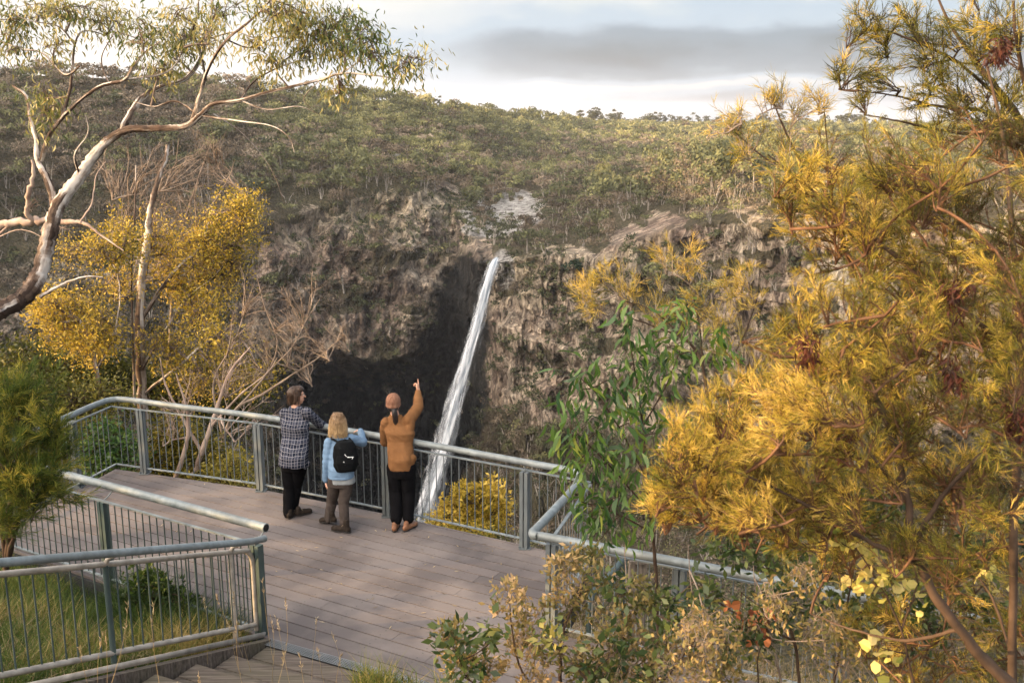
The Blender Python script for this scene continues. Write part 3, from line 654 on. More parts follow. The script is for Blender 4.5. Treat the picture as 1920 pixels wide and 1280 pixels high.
# ------------------------------------------------------------------ fences
def post(root, base, top, dirv, mat=POST, wdt=.085):
    """a post of two flat steel plates with a dark slot, and a foot plate"""
    b = np.array([base[0], base[1], base[2]]); dirv = np.array([dirv[0], dirv[1], 0.]); dirv /= np.linalg.norm(dirv); nv = np.array([-dirv[1], dirv[0], 0])
    a = Acc(); a.sm = False
    for s in (-1, 1): a.bar(b + dirv * s * .030 - [0, 0, .22], b + dirv * s * .030 + [0, 0, top - base[2]], .075, .044, up=tuple(dirv))
    a.bar(b - [0, 0, .2], b + [0, 0, top - base[2] - .03], .02, .018, up=tuple(dirv))
    o = a.build('post', mat, root); f = Acc(); f.sm = False
    f.box(b + [-.07, -.07, .0005], b + [.07, .07, .012]); pl = f.build('foot_plate', mat, o)
    for s in (-1, 1):
        f = Acc(); q = b + dirv * s * .05 + nv * -.05
        f.tube([q + [0, 0, .012], q + [0, 0, .03]], .010, 6); f.build('bolt', mat, o)
    return o
def panel(root, p, q, z0, z1, sp=.112, rb=.0065, mat=MET, bmat=POST, bw=.022, bh=.012):
    p = np.array(p[:2]); q = np.array(q[:2]); Ln = np.linalg.norm(q - p)
    a = Acc(); a.sm = False; a.bar((*p, z1), (*q, z1), bw * 1.5, bh * 1.3); a.bar((*p, z0), (*q, z0), bw * 1.5, bh * 1.3); o = a.build('rail_bar', mat, root)
    n = int(round(Ln / sp)); b = Acc()
    for k in range(1, n):
        c = p + (q - p) * k / n; b.tube([(*c, z0), (*c, z1)], rb, 5, cap=False)
    b.build('balusters', bmat, root)
    return o
def brackets(root, pts, mat=MET):
    for a_, b_ in pts:
        a = Acc(); mid = (np.array(a_) + np.array(b_)) / 2 + [0, 0, -.012]; a.tube([a_, mid, b_], .007, 6); a.build('bracket', mat, root)
gf = 'steel fences round the viewing deck'
def inset(p, c=(-2.2, 11.3), e=.03): p = np.array(p); v = np.array(c) - p; return p + v / np.linalg.norm(v) * e
Q = [inset(p) for p in outl]                                   # fence line
rail_z = 1.06
fb = empty('deck_fence', (*Q[2], 0), label='long steel fence with round handrail along the outer edge of the deck', cat='fence', group=gf)
runs = list(zip(Q[:-1], Q[1:]))
for k, (p, q) in enumerate(runs[:5]): panel(fb, p, q, .085, .955)
for (x, y), k in (((-6.03, 13.1), 0), ((-5.30, 13.66), 1), ((-3.45, 12.96), 1), ((-1.60, 12.04), 2), ((.15, 11.06), 3)):
    d_ = Q[k + 1] - Q[k]; post(fb, (x, y, 0), .95, d_)
tb = Acc(); line = [(-6.30, 11.5), (-5.98, 13.1), (-5.86, 13.60), (-5.76, 13.80), (-5.52, 13.80), (-4.6, 13.42), (-3.44, 12.97), (-1.6, 12.05), (.16, 11.08), (.62, 10.83), (.76, 10.70), (.74, 10.52), (.72, 10.42)]
cr = smooth_path([(x, y, rail_z) for x, y in line], 6); tb.tube(cr, .041, 12); tb.build('handrail', MET, fb)
brackets(fb, [((x, y, .95), (x, y, rail_z)) for x, y in ((-5.98, 13.1), (-5.30, 13.68), (-3.45, 12.97), (-1.60, 12.05), (.15, 11.07))])
# side fence and walkway fence to the right
fr = empty('walkway_fence', (.35, 9.0, 0), label='steel fence with pipe handrail running right behind the bushes from the deck corner', cat='fence', group=gf)
panel(fr, (.88, 10.62), (.37, 9.05), .085, .955); panel(fr, (.37, 9.02), (6.2, 6.17), .085, .955)
for p_ in (.02, 1.30, 2.70, 4.25, 5.8): c_ = np.array([.37, 9.02]) + p_ * dv; post(fr, (*c_, 0), .95, dv)
tb = Acc(); tb.tube(smooth_path([(.74, 10.50, rail_z), (.70, 10.30, rail_z), (.28, 9.22, rail_z), (.20, 9.02, rail_z), (.24, 8.94, rail_z), (.40, 8.88, rail_z), (1.7, 8.26, rail_z), (2.9, 7.68, rail_z), (6.1, 6.1, rail_z)], 8), .043, 12); tb.build('handrail', MET, fr)
brackets(fr, [((.38, 9.02, .955), (.36, 8.92, 1.03)), ((.36, 9.1, .955), (.26, 9.15, 1.03)), ((.82, 10.42, .955), (.72, 10.40, 1.03)), ((1.75, 8.34, .955), (1.72, 8.26, 1.03))])
# front-left fence
fl = empty('garden_fence', (-4.4, 10.2, 0), label='dark barred steel fence with pipe handrail between the deck and the grassy patch', cat='fence', group=gf)
A1 = np.array([-2.47, 8.99]); A0 = np.array([-6.40, 11.28]); du = (A0 - A1) / np.linalg.norm(A0 - A1)
panel(fl, A1, A0, .06, .955, sp=.108, rb=.0075, bmat=DARKMET)
for t_ in (.0, 2.25, 4.4): post(fl, (*(A1 + du * t_), -.12), .95, du, DARKMET)
tb = Acc(); tb.tube([(*(A1 + np.array([.06, .16])), 1.055), (*(A1 + np.array([.06, .16]) + du * 2.2), 1.055), (*(A1 + np.array([.05, .14]) + du * 4.55), 1.055)], .045, 14); tb.build('handrail', MET, fl)
cp_ = Acc(); e_ = A1 + np.array([.06, .16]); cp_.tube([(*(e_ - du * .004), 1.055), (*(e_ - du * .0005), 1.055)], .036, 14); cp_.build('end_cap', flat('black_cap', (.01, .01, .01)), fl)
brackets(fl, [((*(A1 + du * t_), .95), (*(A1 + np.array([.06, .15]) + du * t_), 1.02)) for t_ in (.03, 2.25, 4.4)])
# stair rail: a tubular frame following the slope, with an offset handrail
sl = .33; sr = empty('stair_railing', stp(0, 0, 0), label='worn tubular stair railing with thin dark bars rising towards the left foreground', cat='railing', group=gf)
def sp(p, d, h): return stp(p, d, max(0, p) * sl + h)
fr_ = Acc(); fr_.tube(smooth_path([sp(3.6, -.10, .90), sp(1.8, -.10, .90), sp(.22, -.10, .90), sp(.07, -.10, .885), sp(.015, -.10, .82), sp(0, -.10, .74)], 6), .0245, 10)
fr_.tube([sp(0, -.10, .75), sp(0, -.10, .06)], .0245, 10); fr_.tube([sp(0, -.10, .12), sp(3.6, -.10, .12)], .0245, 10); fr_.build('frame', WORN, sr)
for p_ in (.30, 1.72, 3.2):
    a = Acc(); a.tube([sp(p_, -.10, .90), sp(p_, -.10, -.15)], .024, 10); a.build('post', DARKMET if p_ > 1 else WORN, sr)
    a = Acc(); a.tube(smooth_path([sp(p_, -.10, .88), sp(p_ - .01, -.07, .955), sp(p_ - .04, .0, 1.0)], 4), .019, 8); a.build('bracket', WORN, sr)
b = Acc()
for k in range(1, 33): p_ = k * .108; b.tube([sp(p_, -.10, .13), sp(p_, -.10, .89)], .0075, 5, cap=False)
b.build('balusters', DARKMET, sr)
tb = Acc(); tb.tube(smooth_path([sp(3.6, .02, 1.02), sp(1.5, .02, 1.02), sp(.25, .02, 1.02), sp(.06, .02, 1.03), sp(-.04, .03, 1.03)], 5), .034, 12); tb.build('handrail', MET, sr)
# bits beyond the walkway fence
t = empty('lower_stair_handrail', (.9, 9.8, 0), label='short dark pipe handrail descending behind the walkway fence', cat='handrail')
a = Acc(); e0 = atz(1108, 1120, .15); e1 = atz(1170, 1048, .15); a.tube(smooth_path([e0 + [-.02, -.1, -.35], e0, (e0 + e1) / 2, e1, e1 + (e1 - e0) * .3 + [0, 0, -.1]], 5), .036, 10); a.build('pipe', DARKMET, t)
a = Acc(); a.tube([e1 + [0, 0, -1.2], e1], .025, 8); a.build('support', DARKMET, t)
def timber_post(x, y0, y1, z, wd, lab):
    b0 = atz(x, y1, z); t_ = aty(x, y0, b0[1]); t = empty('timber_post', b0, label=lab, cat='post'); a = Acc(); a.sm = False
    h = t_[2] - b0[2]; a.bar(b0 - [0, 0, .4], b0 + [.02, .01, h], wd, wd * .8, up=(0, 1, 0)); o = a.build('shaft', TPOST, t); bv = o.modifiers.new('b', 'BEVEL'); bv.width = .01
    a = Acc(); a.sm = False; a.bar(b0 + [.02, -.02, h], b0 + [.02, -.02, h + .03], wd * 1.06, wd * .85, up=(0, 1, 0)); a.build('cap', TPOST, t)
timber_post(1188, 1050, 1225, -.3, .17, 'split grey timber post behind the walkway fence, nearer the deck')
timber_post(1655, 1120, 1275, -.3, .12, 'weathered dark timber post behind the walkway fence, under the yellow leaves')

# ------------------------------------------------------------------ plants near the lookout
g = M('eucalypt_bark', .85, .15); a_ = g.noise(1.6, 6, (3, 3, 1.2), .6); b_ = g.noise(7, 6, (1, 1, .5), off=3)
c = g.ramp(g.math('ADD', g.math('MULTIPLY', a_, .45), g.math('MULTIPLY', g.attr(), .55)), [(.30, (.035, .024, .019)), (.46, (.10, .072, .055)), (.58, (.24, .20, .17)), (.72, (.46, .42, .38))])
g.col(g.mix(g.math('MULTIPLY', g.ramp(b_, [(.5, 0.), (.68, 1.)]), .7), c, (.075, .048, .036))); g.bump(b_, .6, .02); BARK = g.m
g = M('brown_twig_bark', .85, .15); a_ = g.noise(5, 5); g.col(g.ramp(a_, [(.3, (.11, .082, .062)), (.7, (.29, .235, .19))])); TWIG = g.m
g = M('russet_twig_bark', .85, .1); a_ = g.noise(6, 5); g.col(g.ramp(a_, [(.3, (.045, .022, .012)), (.7, (.17, .095, .055))])); TWIGD = g.m
g = M('dark_stem_bark', .85, .15); a_ = g.noise(6, 5); g.col(g.ramp(a_, [(.3, (.025, .017, .012)), (.7, (.095, .062, .042))])); DSTEM = g.m
g = M('bleached_deadwood', .85, .15); a_ = g.noise(5, 6, (1, 1, .4)); g.col(g.ramp(a_, [(.3, (.17, .11, .085)), (.7, (.48, .38, .31))])); DEAD = g.m
L_EUC = leaf_mat('eucalypt_leaf', [(0., (.024, .045, .016)), (.45, (.070, .105, .028)), (.8, (.22, .20, .055)), (1., (.40, .33, .12))], .35, .42, .4)
L_GOLD = leaf_mat('golden_new_leaf', [(0., (.05, .055, .010)), (.35, (.20, .165, .022)), (.7, (.46, .32, .038)), (1., (.64, .46, .10))], .32, .5, .22)
L_NEED = leaf_mat('yellow_green_needle', [(0., (.030, .026, .008)), (.3, (.050, .052, .010)), (.55, (.165, .160, .024)), (.8, (.42, .31, .034)), (1., (.60, .42, .10))], .34, .5, .22)  # dark end of the ramp holds the shade inside the foliage
L_GREEN = leaf_mat('fresh_green_leaf', [(0., (.012, .035, .014)), (.4, (.035, .085, .022)), (.8, (.11, .19, .03)), (1., (.27, .29, .05))], .4, .38, .45)
L_FERN = leaf_mat('soft_green_needle', [(0., (.02, .04, .010)), (.4, (.06, .10, .018)), (.75, (.19, .20, .03)), (1., (.48, .38, .06))], .45, .5, .25)
L_OLIVE = leaf_mat('olive_broad_leaf', [(0., (.015, .035, .014)), (.4, (.045, .075, .025)), (.8, (.13, .16, .04)), (1., (.36, .30, .08))], .4, .42, .4)
L_BUSH = leaf_mat('olive_bush_leaf', [(0., (.02, .03, .008)), (.5, (.08, .085, .015)), (1., (.27, .22, .035))], .4, .5, .3)
L_DRY = leaf_mat('dry_tan_leaf', [(0., (.045, .052, .018)), (.4, (.15, .14, .045)), (.75, (.34, .235, .095)), (1., (.54, .37, .20))], .35, .6, .2)
L_RED = leaf_mat('dead_red_leaf', [(0., (.03, .012, .010)), (.6, (.11, .035, .02)), (1., (.33, .12, .045))], .3, .6, .2)
L_PALE = leaf_mat('pale_yellow_round_leaf', [(0., (.20, .26, .06)), (.4, (.55, .48, .13)), (1., (.80, .66, .30))], .5, .5, .3)

def px3(x, y, Y): return aty(x, y, Y)
def kpx(Y, y): return Y / F                                     # metres per target pixel, about
def limb(acc, pts, step=5, n=7, wob=.35, a=.5, thin=.78):
    """pts: (x, y, distance, radius in metres); returns the smooth 3D line and its radii"""
    P = np.array([px3(p[0], p[1], p[2]) for p in pts]); R = np.array([p[3] for p in pts]) * thin
    C_ = smooth_path(P, step); R_ = np.interp(np.linspace(0, 1, len(C_)), np.linspace(0, 1, len(R)), R)
    j = rng.normal(0, 1, C_.shape) * R_[:, None] * wob; j[0] = 0; C_ = C_ + j
    mm = len(C_) - 1; sk_ = rng.integers(0, 99); av = fbm(np.arange(n)[None] / n * 6 + sk_, np.arange(mm)[:, None] * 1.0 / step, 0, 4, 5)
    acc.tube(C_, R_ * (1 + rng.normal(0, .06, len(R_))), n, np.clip((av - .5) * 2.6 + .5, 0, 1).ravel(), jit=.07, cap=False); return C_, R_
def bend(a, b, k=4, w=.12, sag=0.0):
    a = np.array(a); b = np.array(b); Ln = np.linalg.norm(b - a); t = np.linspace(0, 1, k + 1)[:, None]
    o = rng.normal(0, w * Ln, 3); o2 = rng.normal(0, w * .5 * Ln, 3)
    return a + (b - a) * t + o * (t * (1 - t) * 2) + o2 * np.sin(t * 6.28) * .5 + np.array([0, 0, sag * Ln]) * (t * (1 - t) * 4)

def leaves_on(acc, tips, dirs, style, n, ln, tone, spread):
    """n leaves round every tip"""
    T = np.repeat(tips, n, 0); Dd = np.repeat(dirs, n, 0); m = len(T)
    if style == 'gum':                                          # hanging sickle leaves
        base = T + rng.normal(0, spread, (m, 3)); d = rand_dirs(m) * .52 + [0, 0, -.72] + Dd * .25
    elif style == 'needle':                                     # fine rays fanning off the shoot
        base = T - Dd * rng.uniform(0, 1, (m, 1)) * spread * 3.4 + rng.normal(0, spread * .10, (m, 3)); d = Dd * .9 + rand_dirs(m) * .50
    elif style == 'tuft':                                       # dense small leaves, upward
        base = T + rand_dirs(m) * spread * rng.uniform(.2, 1, (m, 1)); d = rand_dirs(m) + [0, 0, .35] + Dd * .3
    else:                                                       # broad leaves all round
        base = T + rng.normal(0, spread, (m, 3)); d = rand_dirs(m) * .9 + [0, 0, -.1] + Dd * .4
    d = d / np.linalg.norm(d, axis=1)[:, None]; W = sidevec(d); L_ = ln * rng.uniform(.6, 1.25, m); t_ = np.clip(tone + rng.normal(0, .17, m), 0, 1)
    if style == 'gum':
        wd = L_ * rng.uniform(.16, .24, m); cur = W * (L_ * .12 * rng.choice([-1, 1], m))[:, None]
        p0 = base; p1 = base + d * (L_ * .33)[:, None] + cur; p2 = base + d * (L_ * .66)[:, None] + cur * 1.0; p3 = base + d * L_[:, None] - cur * .2
        w1 = W * (wd * .5)[:, None]; w2 = W * (wd * .42)[:, None]
        v = np.stack([p0, p1 - w1, p1 + w1, p2 - w2, p2 + w2, p3], 1).reshape(-1, 3); i = np.arange(m)[:, None] * 6
        acc.add(v, np.concatenate([i + [1, 2, 4, 3]]), t_); acc.add(v, np.concatenate([i + [0, 2, 1], i + [3, 4, 5]]), np.concatenate([t_, t_]))
    elif style == 'needle': quads(base, d, W, L_, np.maximum(ln * .042, .0020), t_, acc)
    elif style == 'round':
        wd = L_ * .85; up = np.cross(d, W); f = up * (L_ * .12)[:, None]
        v = np.stack([base, base + d * (L_ * .3)[:, None] + W * (wd * .48)[:, None] + f, base + d * (L_ * .75)[:, None] + W * (wd * .42)[:, None] + f, base + d * L_[:, None], base + d * (L_ * .75)[:, None] - W * (wd * .42)[:, None] + f, base + d * (L_ * .3)[:, None] - W * (wd * .48)[:, None] + f], 1).reshape(-1, 3); i = np.arange(m)[:, None] * 6
        acc.add(v, np.concatenate([i + [0, 1, 2, 3], i + [0, 3, 4, 5]]), np.concatenate([t_, t_]))
    elif style == 'broad': quads(base, d, W, L_, L_ * rng.uniform(.35, .55, m), t_, acc)
    else: quads(base, d, W, L_, L_ * rng.uniform(.35, .5, m), t_, acc)

def blob(tw, lf, nodes, x, y, Y, rx, ry, shoots, style, n, ln, tone, spread, tr=.010, up=0.0, dy=.7, rn=3, sub=3):
    """a clump of foliage: a bough from the nearest limb, shoots inside an ellipsoid, leaves on the shoots"""
    c = px3(x, y, Y); k = Y / F; R = np.array([rx * k, max(rx, ry) * k * dy, ry * k])
    N_ = nodes[np.argmin(np.linalg.norm(nodes - (c - [0, 0, R[2] * .5]), axis=1) + rng.uniform(0, .15, len(nodes)))]
    main_ = bend(N_, c - [0, 0, R[2] * .3], 5, .10); tw.tube(main_, np.linspace(tr * 1.5, tr, 6), 5, cap=False)
    loc = [main_[3], main_[4], main_[5]]
    tips, dirs = [], []
    for s in range(shoots):
        d = rand_dirs(1)[0]; r = rng.uniform(.35, 1.0) ** .6; t = c + d * R * r
        b = loc[rng.integers(0, len(loc))]; q = bend(b, t, 3, .13, up); tw.tube(q, np.linspace(tr * .7, tr * .22, 4), rn, cap=False); loc.append(q[2])
        dr = (q[3] - q[2]); dr /= np.linalg.norm(dr) + 1e-9; tips.append(q[3]); dirs.append(dr)
        for z in range(sub):
            dd = dr * .6 + rand_dirs(1)[0] * .8; dd[2] += up; dd /= np.linalg.norm(dd); e = q[3] - (q[3] - q[1]) * rng.random() + dd * spread * rng.uniform(1, 2.2)
            tw.tube([q[2], e], [tr * .25, tr * .12], 3, cap=False); tips.append(e); dirs.append(dd)
    if n: leaves_on(lf, np.array(tips), np.array(dirs), style, n, ln, tone + rng.normal(0, .13), spread)
def spray(tw, lf, nodes, x, y, Y, rx, ry, shoots, n, ln, tone, tr=.004, grow=(-.35, 0, .8), dy=1.2, side=5, cone=.45, **kw):
    """plumes: long shoots fanning through the ellipse, side shoots, needles raked forward all along them"""
    c = px3(x, y, Y); k = Y / F; R = np.array([rx * k, max(rx, ry) * k * dy, ry * k]); rm = float(R.mean())
    g0 = unit3(np.array(grow) + rng.normal(0, .45, 3)); b0 = c - g0 * rm * 1.15
    N_ = nodes[np.argmin(np.linalg.norm(nodes - b0, axis=1) + rng.uniform(0, .2, len(nodes)))]
    main_ = bend(N_, b0, 6, .10); tw.tube(main_, np.linspace(tr * 1.6, tr * 1.1, 7), 5, cap=False)
    B_, D_, tn = [], [], []
    for s in range(shoots):
        st = main_[rng.integers(3, 7)]; d = unit3(g0 + rand_dirs(1)[0] * cone * 1.3); Ln = rm * rng.uniform(1.2, 2.5)
        q = bend(st, st + d * Ln, 6, .14, .05); tw.tube(q, np.linspace(tr * .8, tr * .25, 7), 3, cap=False); t0 = tone + rng.normal(0, .19)
        segs = [(q[i], q[i + 1], .35 + .13 * i) for i in range(2, 6)]
        for z in range(side):
            i = rng.integers(1, 6); dd = unit3((q[i + 1] - q[i]) / Ln * 4 + rand_dirs(1)[0] * .62); e = q[i] + dd * Ln * rng.uniform(.18, .42); tw.tube([q[i], e], [tr * .3, tr * .13], 3, cap=False)
            segs.append((q[i] + (e - q[i]) * .2, e, .5 + .1 * i))
        for a_, b_, w_ in (segs if n else []):
            m = max(3, int(n * w_ * np.linalg.norm(b_ - a_) / .05)); u_ = rng.random((m, 1)); d_ = unit3(b_ - a_)
            B_.append(a_ + (b_ - a_) * u_); D_.append(d_ + rand_dirs(m) * .55); tn.append(np.clip(t0 + (w_ - .7) * .35 + rng.normal(0, .13, m), 0, 1))
    if not n: return main_
    B_ = np.vstack(B_); D_ = np.vstack(D_); D_ /= np.linalg.norm(D_, axis=1)[:, None]; m = len(B_); L_ = ln * rng.uniform(.45, 1.25, m); W = sidevec(D_); cv = (rand_dirs(m) * (L_ * .10)[:, None]); wd = (W * (np.maximum(ln * .017, .0009)))
    v = np.stack([B_ - wd, B_ + wd, B_ + D_ * (L_ * .55)[:, None] + cv + wd, B_ + D_ * (L_ * .55)[:, None] + cv - wd, B_ + D_ * L_[:, None]], 1).reshape(-1, 3); i = np.arange(m)[:, None] * 5; tt = np.concatenate(tn)
    lf.add(v, i + [0, 1, 2, 3], tt); lf.add(v, i + [3, 2, 4], tt); return main_
def unit3(v): v = np.asarray(v, float); return v / (np.linalg.norm(v) + 1e-9)
def plant(name, label, cat, base, limbs, blobs, bark, leafm, group=None, twigm=None, trunk_n=9, leafname='crown', extra=None, wob=.35, **kw):
    r = empty(name, base, label=label, cat=cat, group=group); nodes = []
    for k, lb in enumerate(limbs):
        a = Acc(); c_, _ = limb(a, lb, n=trunk_n if k == 0 else 9, wob=wob * (.35 if trunk_n > 12 and k == 0 else 1), step=14 if trunk_n > 12 and k == 0 else 6); a.build('trunk' if k == 0 else 'branch', bark, r); nodes.append(c_)
    nodes = np.vstack(nodes); tw, lf = Acc(), Acc(); lf.sm = False
    for b in blobs: 
        kk = dict(kw); 
        if len(b) > 5: kk.update(b[5])
        if kk.get('style') == 'needle':
            kk = {q: kk[q] for q in kk if q in ('shoots', 'n', 'ln', 'tone', 'tr', 'grow', 'dy', 'side', 'cone')}; nodes = np.vstack([nodes, spray(tw, lf, nodes, *b[:5], **kk)])
        else: blob(tw, lf, nodes, *b[:5], **kk)
    tw.build('twigs', twigm or bark, r); lf.build(leafname, leafm, r)
    return r, nodes

# --- big gum leaning in from the left
Y0 = 12.0
limbs = [
 [(-150, 690, 11.0, .19), (-60, 615, 11.3, .155), (0, 583, 11.5, .135), (45, 556, 11.7, .125), (75, 510, 11.9, .12), (93, 440, 12, .115), (110, 385, 12.1, .10), (150, 330, 12.2, .085), (190, 275, 12.2, .07), (235, 245, 12.1, .055), (290, 241, 12, .05), (345, 238, 11.9, .045), (375, 217, 11.8, .038), (400, 195, 11.7, .03), (450, 188, 11.6, .026), (500, 174, 11.5, .022), (545, 163, 11.4, .02), (600, 150, 11.3, .017), (640, 138, 11.2, .014), (690, 140, 11.1, .010), (745, 148, 11, .006)],
 [(228, 246, 12.1, .05), (245, 212, 12.3, .045), (268, 182, 12.5, .042), (300, 164, 12.7, .038), (350, 146, 12.9, .034), (375, 112, 13, .03), (386, 75, 13.1, .026), (395, 40, 13.2, .022), (398, 0, 13.3, .018), (402, -50, 13.4, .012)],
 [(360, 228, 11.9, .036), (376, 175, 11.7, .028), (392, 125, 11.5, .024), (425, 75, 11.3, .02), (462, 45, 11.1, .016), (500, 8, 11, .012), (525, -30, 10.9, .008)],
 [(386, 150, 12.9, .022), (375, 95, 12.6, .018), (362, 60, 12.4, .014), (372, 20, 12.3, .011), (368, -30, 12.2, .008)],
 [(104, 392, 12.1, .062), (88, 335, 12.3, .052), (72, 305, 12.4, .046), (68, 262, 12.5, .038), (56, 215, 12.6, .034), (50, 182, 12.7, .028), (24, 160, 12.8, .020)],
 [(78, 300, 12.4, .038), (92, 255, 12.2, .032), (116, 222, 12.1, .03), (150, 188, 12, .026), (188, 162, 11.9, .024), (232, 150, 11.8, .026), (250, 125, 11.7, .018), (266, 104, 11.6, .014), (300, 78, 11.5, .010)],
 [(116, 220, 12.1, .026), (130, 172, 12.3, .022), (136, 130, 12.4, .02), (140, 84, 12.5, .016), (158, 58, 12.6, .012), (205, 68, 12.7, .008)],
 [(0, 78, 12.6, .018), (40, 92, 12.5, .016), (80, 100, 12.4, .013), (122, 140, 12.3, .02), (150, 124, 12.2, .012)],
 [(76, 556, 11.8, .03), (120, 532, 11.6, .022), (160, 519, 11.4, .014), (192, 520, 11.3, .008)],
 [(375, 216, 11.8, .016), (440, 226, 11.6, .012), (508, 236, 11.4, .009), (542, 258, 11.3, .006), (552, 286, 11.2, .004)],
 [(400, 214, 11.8, .014), (450, 246, 12, .009), (490, 290, 12.2, .006), (515, 330, 12.3, .005), (534, 384, 12.3, .003)],
 [(600, 150, 11.3, .008), (570, 185, 11.2, .006), (590, 210, 11.2, .003)],
 [(640, 138, 11.2, .008), (690, 110, 11.1, .006), (740, 130, 11, .005), (770, 122, 11, .003)],
 [(540, 163, 11.4, .012), (520, 130, 11.5, .01), (560, 95, 11.5, .008), (610, 80, 11.5, .006)],
 [(450, 188, 11.6, .014), (480, 150, 11.8, .012), (540, 120, 11.9, .009), (600, 110, 12, .006)]]
limbs += [
 [(140, 84, 12.5, .014), (110, 50, 12.4, .011), (60, 40, 12.3, .008), (20, 25, 12.3, .005)], [(232, 150, 11.8, .016), (300, 140, 11.9, .013), (330, 120, 12, .010), (345, 85, 12.1, .006)],
 [(205, 160, 11.9, .012), (190, 110, 12, .009), (215, 60, 12, .007), (240, 20, 12.1, .005)], [(386, 75, 13.1, .014), (440, 60, 12.8, .011), (480, 70, 12.6, .008), (520, 40, 12.5, .005)],
 [(425, 75, 11.3, .013), (470, 90, 11.4, .010), (520, 70, 11.5, .008), (570, 80, 11.5, .005)], [(375, 217, 11.9, .018), (330, 190, 12.1, .014), (290, 200, 12.2, .010), (250, 190, 12.3, .006)],
 [(450, 188, 11.6, .012), (500, 205, 11.5, .009), (560, 200, 11.4, .007), (600, 215, 11.4, .004)], [(150, 330, 12.2, .02), (140, 290, 12, .014), (165, 250, 11.9, .009), (160, 215, 11.9, .005)]]
eb = [(20, 40, 12.6, 45, 42), (70, 18, 12.5, 40, 22), (135, 22, 12.4, 52, 26), (205, 45, 12.6, 42, 36), (265, 65, 11.7, 48, 36), (330, 100, 12.9, 48, 34), (350, 60, 12.5, 45, 32), (300, 130, 12.3, 30, 26), (425, 22, 13.2, 48, 24), (395, 75, 12, 26, 20), (520, 18, 11, 48, 30), (565, 30, 11.4, 40, 32), (600, 68, 11.5, 44, 36), (580, 100, 11.6, 30, 22), (645, 78, 11.3, 34, 34), (675, 60, 11.2, 34, 30), (700, 98, 11.1, 26, 22), (770, 116, 11, 34, 17), (742, 126, 11, 20, 12), (636, 168, 11.2, 20, 24), (515, 115, 11.5, 30, 20), (480, 84, 11.3, 24, 16), (100, 88, 12.3, 28, 18), (94, 215, 12.2, 28, 26), (80, 180, 12.4, 16, 14), (545, 60, 11.5, 32, 22), (335, 22, 12.3, 30, 18), (640, 30, 11.4, 26, 20), (30, 95, 12.5, 26, 12)]
eb = [b + (dict(shoots=int(b[3] * b[4] / 95 + 5)),) for b in eb]
plant('eucalyptus_tree', 'large twisted gum tree with pale peeling bark leaning in from the left', 'tree', px3(-150, 690, 11), limbs, eb, BARK, L_EUC, style='gum', n=4, ln=.088, tone=.68, spread=.08, tr=.011, up=.05, shoots=20, dy=.8, wob=.10, sub=4, trunk_n=24)
# fallen-looking pale dead limb at the left edge, and the grey stump above it
plant('dead_tree', 'bleached dead limb jutting in at the left edge above yellow crowns', 'dead tree', px3(-120, 470, 14.5), [
 [(-120, 470, 14.5, .09), (-20, 432, 14.3, .075), (30, 418, 14.2, .07), (75, 412, 14.1, .06), (120, 414, 14, .05), (160, 420, 13.9, .03), (195, 445, 13.8, .016), (232, 470, 13.7, .008)],
 [(58, 415, 14.1, .05), (50, 385, 14.0, .045), (60, 335, 13.9, .035), (62, 300, 13.9, .025)], [(20, 420, 14.2, .02), (-10, 445, 14.2, .014), (40, 430, 14.1, .008), (90, 450, 14, .005)], [(150, 418, 13.9, .02), (172, 380, 14, .014), (180, 330, 14.1, .009), (200, 300, 14.2, .004)]],
 [(110, 425, 14, 30, 12), (60, 380, 14, 20, 24)], DEAD, L_GOLD, style='gum', n=0, ln=.1, tone=.5, spread=.05, shoots=7, tr=.008, leafname='leaves')

# --- golden-crowned gums rooted on the slope below the deck
def tufts(lst, **k):
    o = []
    for b in lst:
        for z in range(4):
            f = rng.uniform(.30, .52); a_ = rng.uniform(0, 6.28); o.append((b[0] + math.cos(a_) * b[3] * .62, b[1] + math.sin(a_) * b[4] * .62, b[2] + rng.uniform(-.5, .5), b[3] * f, b[4] * f, dict(shoots=int(b[3] * b[4] / 150 + 5), tone=rng.uniform(.35, .80), ln=rng.uniform(.05, .09), **k)))
    return o
plant('golden_gum_tree', 'slender pink barked gum with bright golden crown behind the fence', 'tree', px3(268, 830, 21), [
 [(270, 900, 21, .15), (266, 740, 21, .14), (263, 660, 21.1, .135), (262, 600, 21.2, .13), (268, 520, 21.4, .12), (276, 450, 21.6, .10), (281, 400, 21.7, .085), (292, 350, 21.8, .07), (310, 300, 22, .055), (314, 272, 22.1, .045)],
 [(264, 600, 21.2, .06), (300, 545, 21.4, .05), (335, 500, 21.6, .045), (372, 470, 21.8, .06), (388, 430, 22, .04), (395, 395, 22.1, .02)],
 [(266, 690, 21, .06), (310, 620, 21.2, .045), (350, 560, 21.5, .035), (400, 520, 21.8, .025), (440, 470, 22, .015)],
 [(268, 740, 21, .05), (330, 690, 20.8, .04), (390, 640, 20.6, .03), (440, 610, 20.4, .02)],
 [(252, 760, 20.6, .04), (250, 640, 20.7, .035), (247, 520, 20.8, .03), (252, 400, 20.9, .022), (255, 310, 21, .012)]],
 tufts([(420, 400, 22, 52, 30), (462, 425, 22, 26, 22), (370, 440, 22, 48, 28), (400, 455, 22, 60, 18), (345, 500, 21.7, 42, 22), (405, 530, 21.9, 44, 28), (330, 552, 21.6, 38, 22), (375, 598, 21.2, 34, 24), (410, 480, 22, 48, 22), (350, 690, 20.8, 50, 28), (425, 640, 20.5, 36, 22), (480, 692, 20.4, 34, 20), (400, 705, 20.6, 44, 20), (310, 640, 21, 26, 24), (300, 455, 21.8, 24, 30)]),
 BARK, L_GOLD, style='tuft', n=8, ln=.105, tone=.56, spread=.27, tr=.020, up=.06, shoots=30, dy=.9, sub=3, wob=.12)
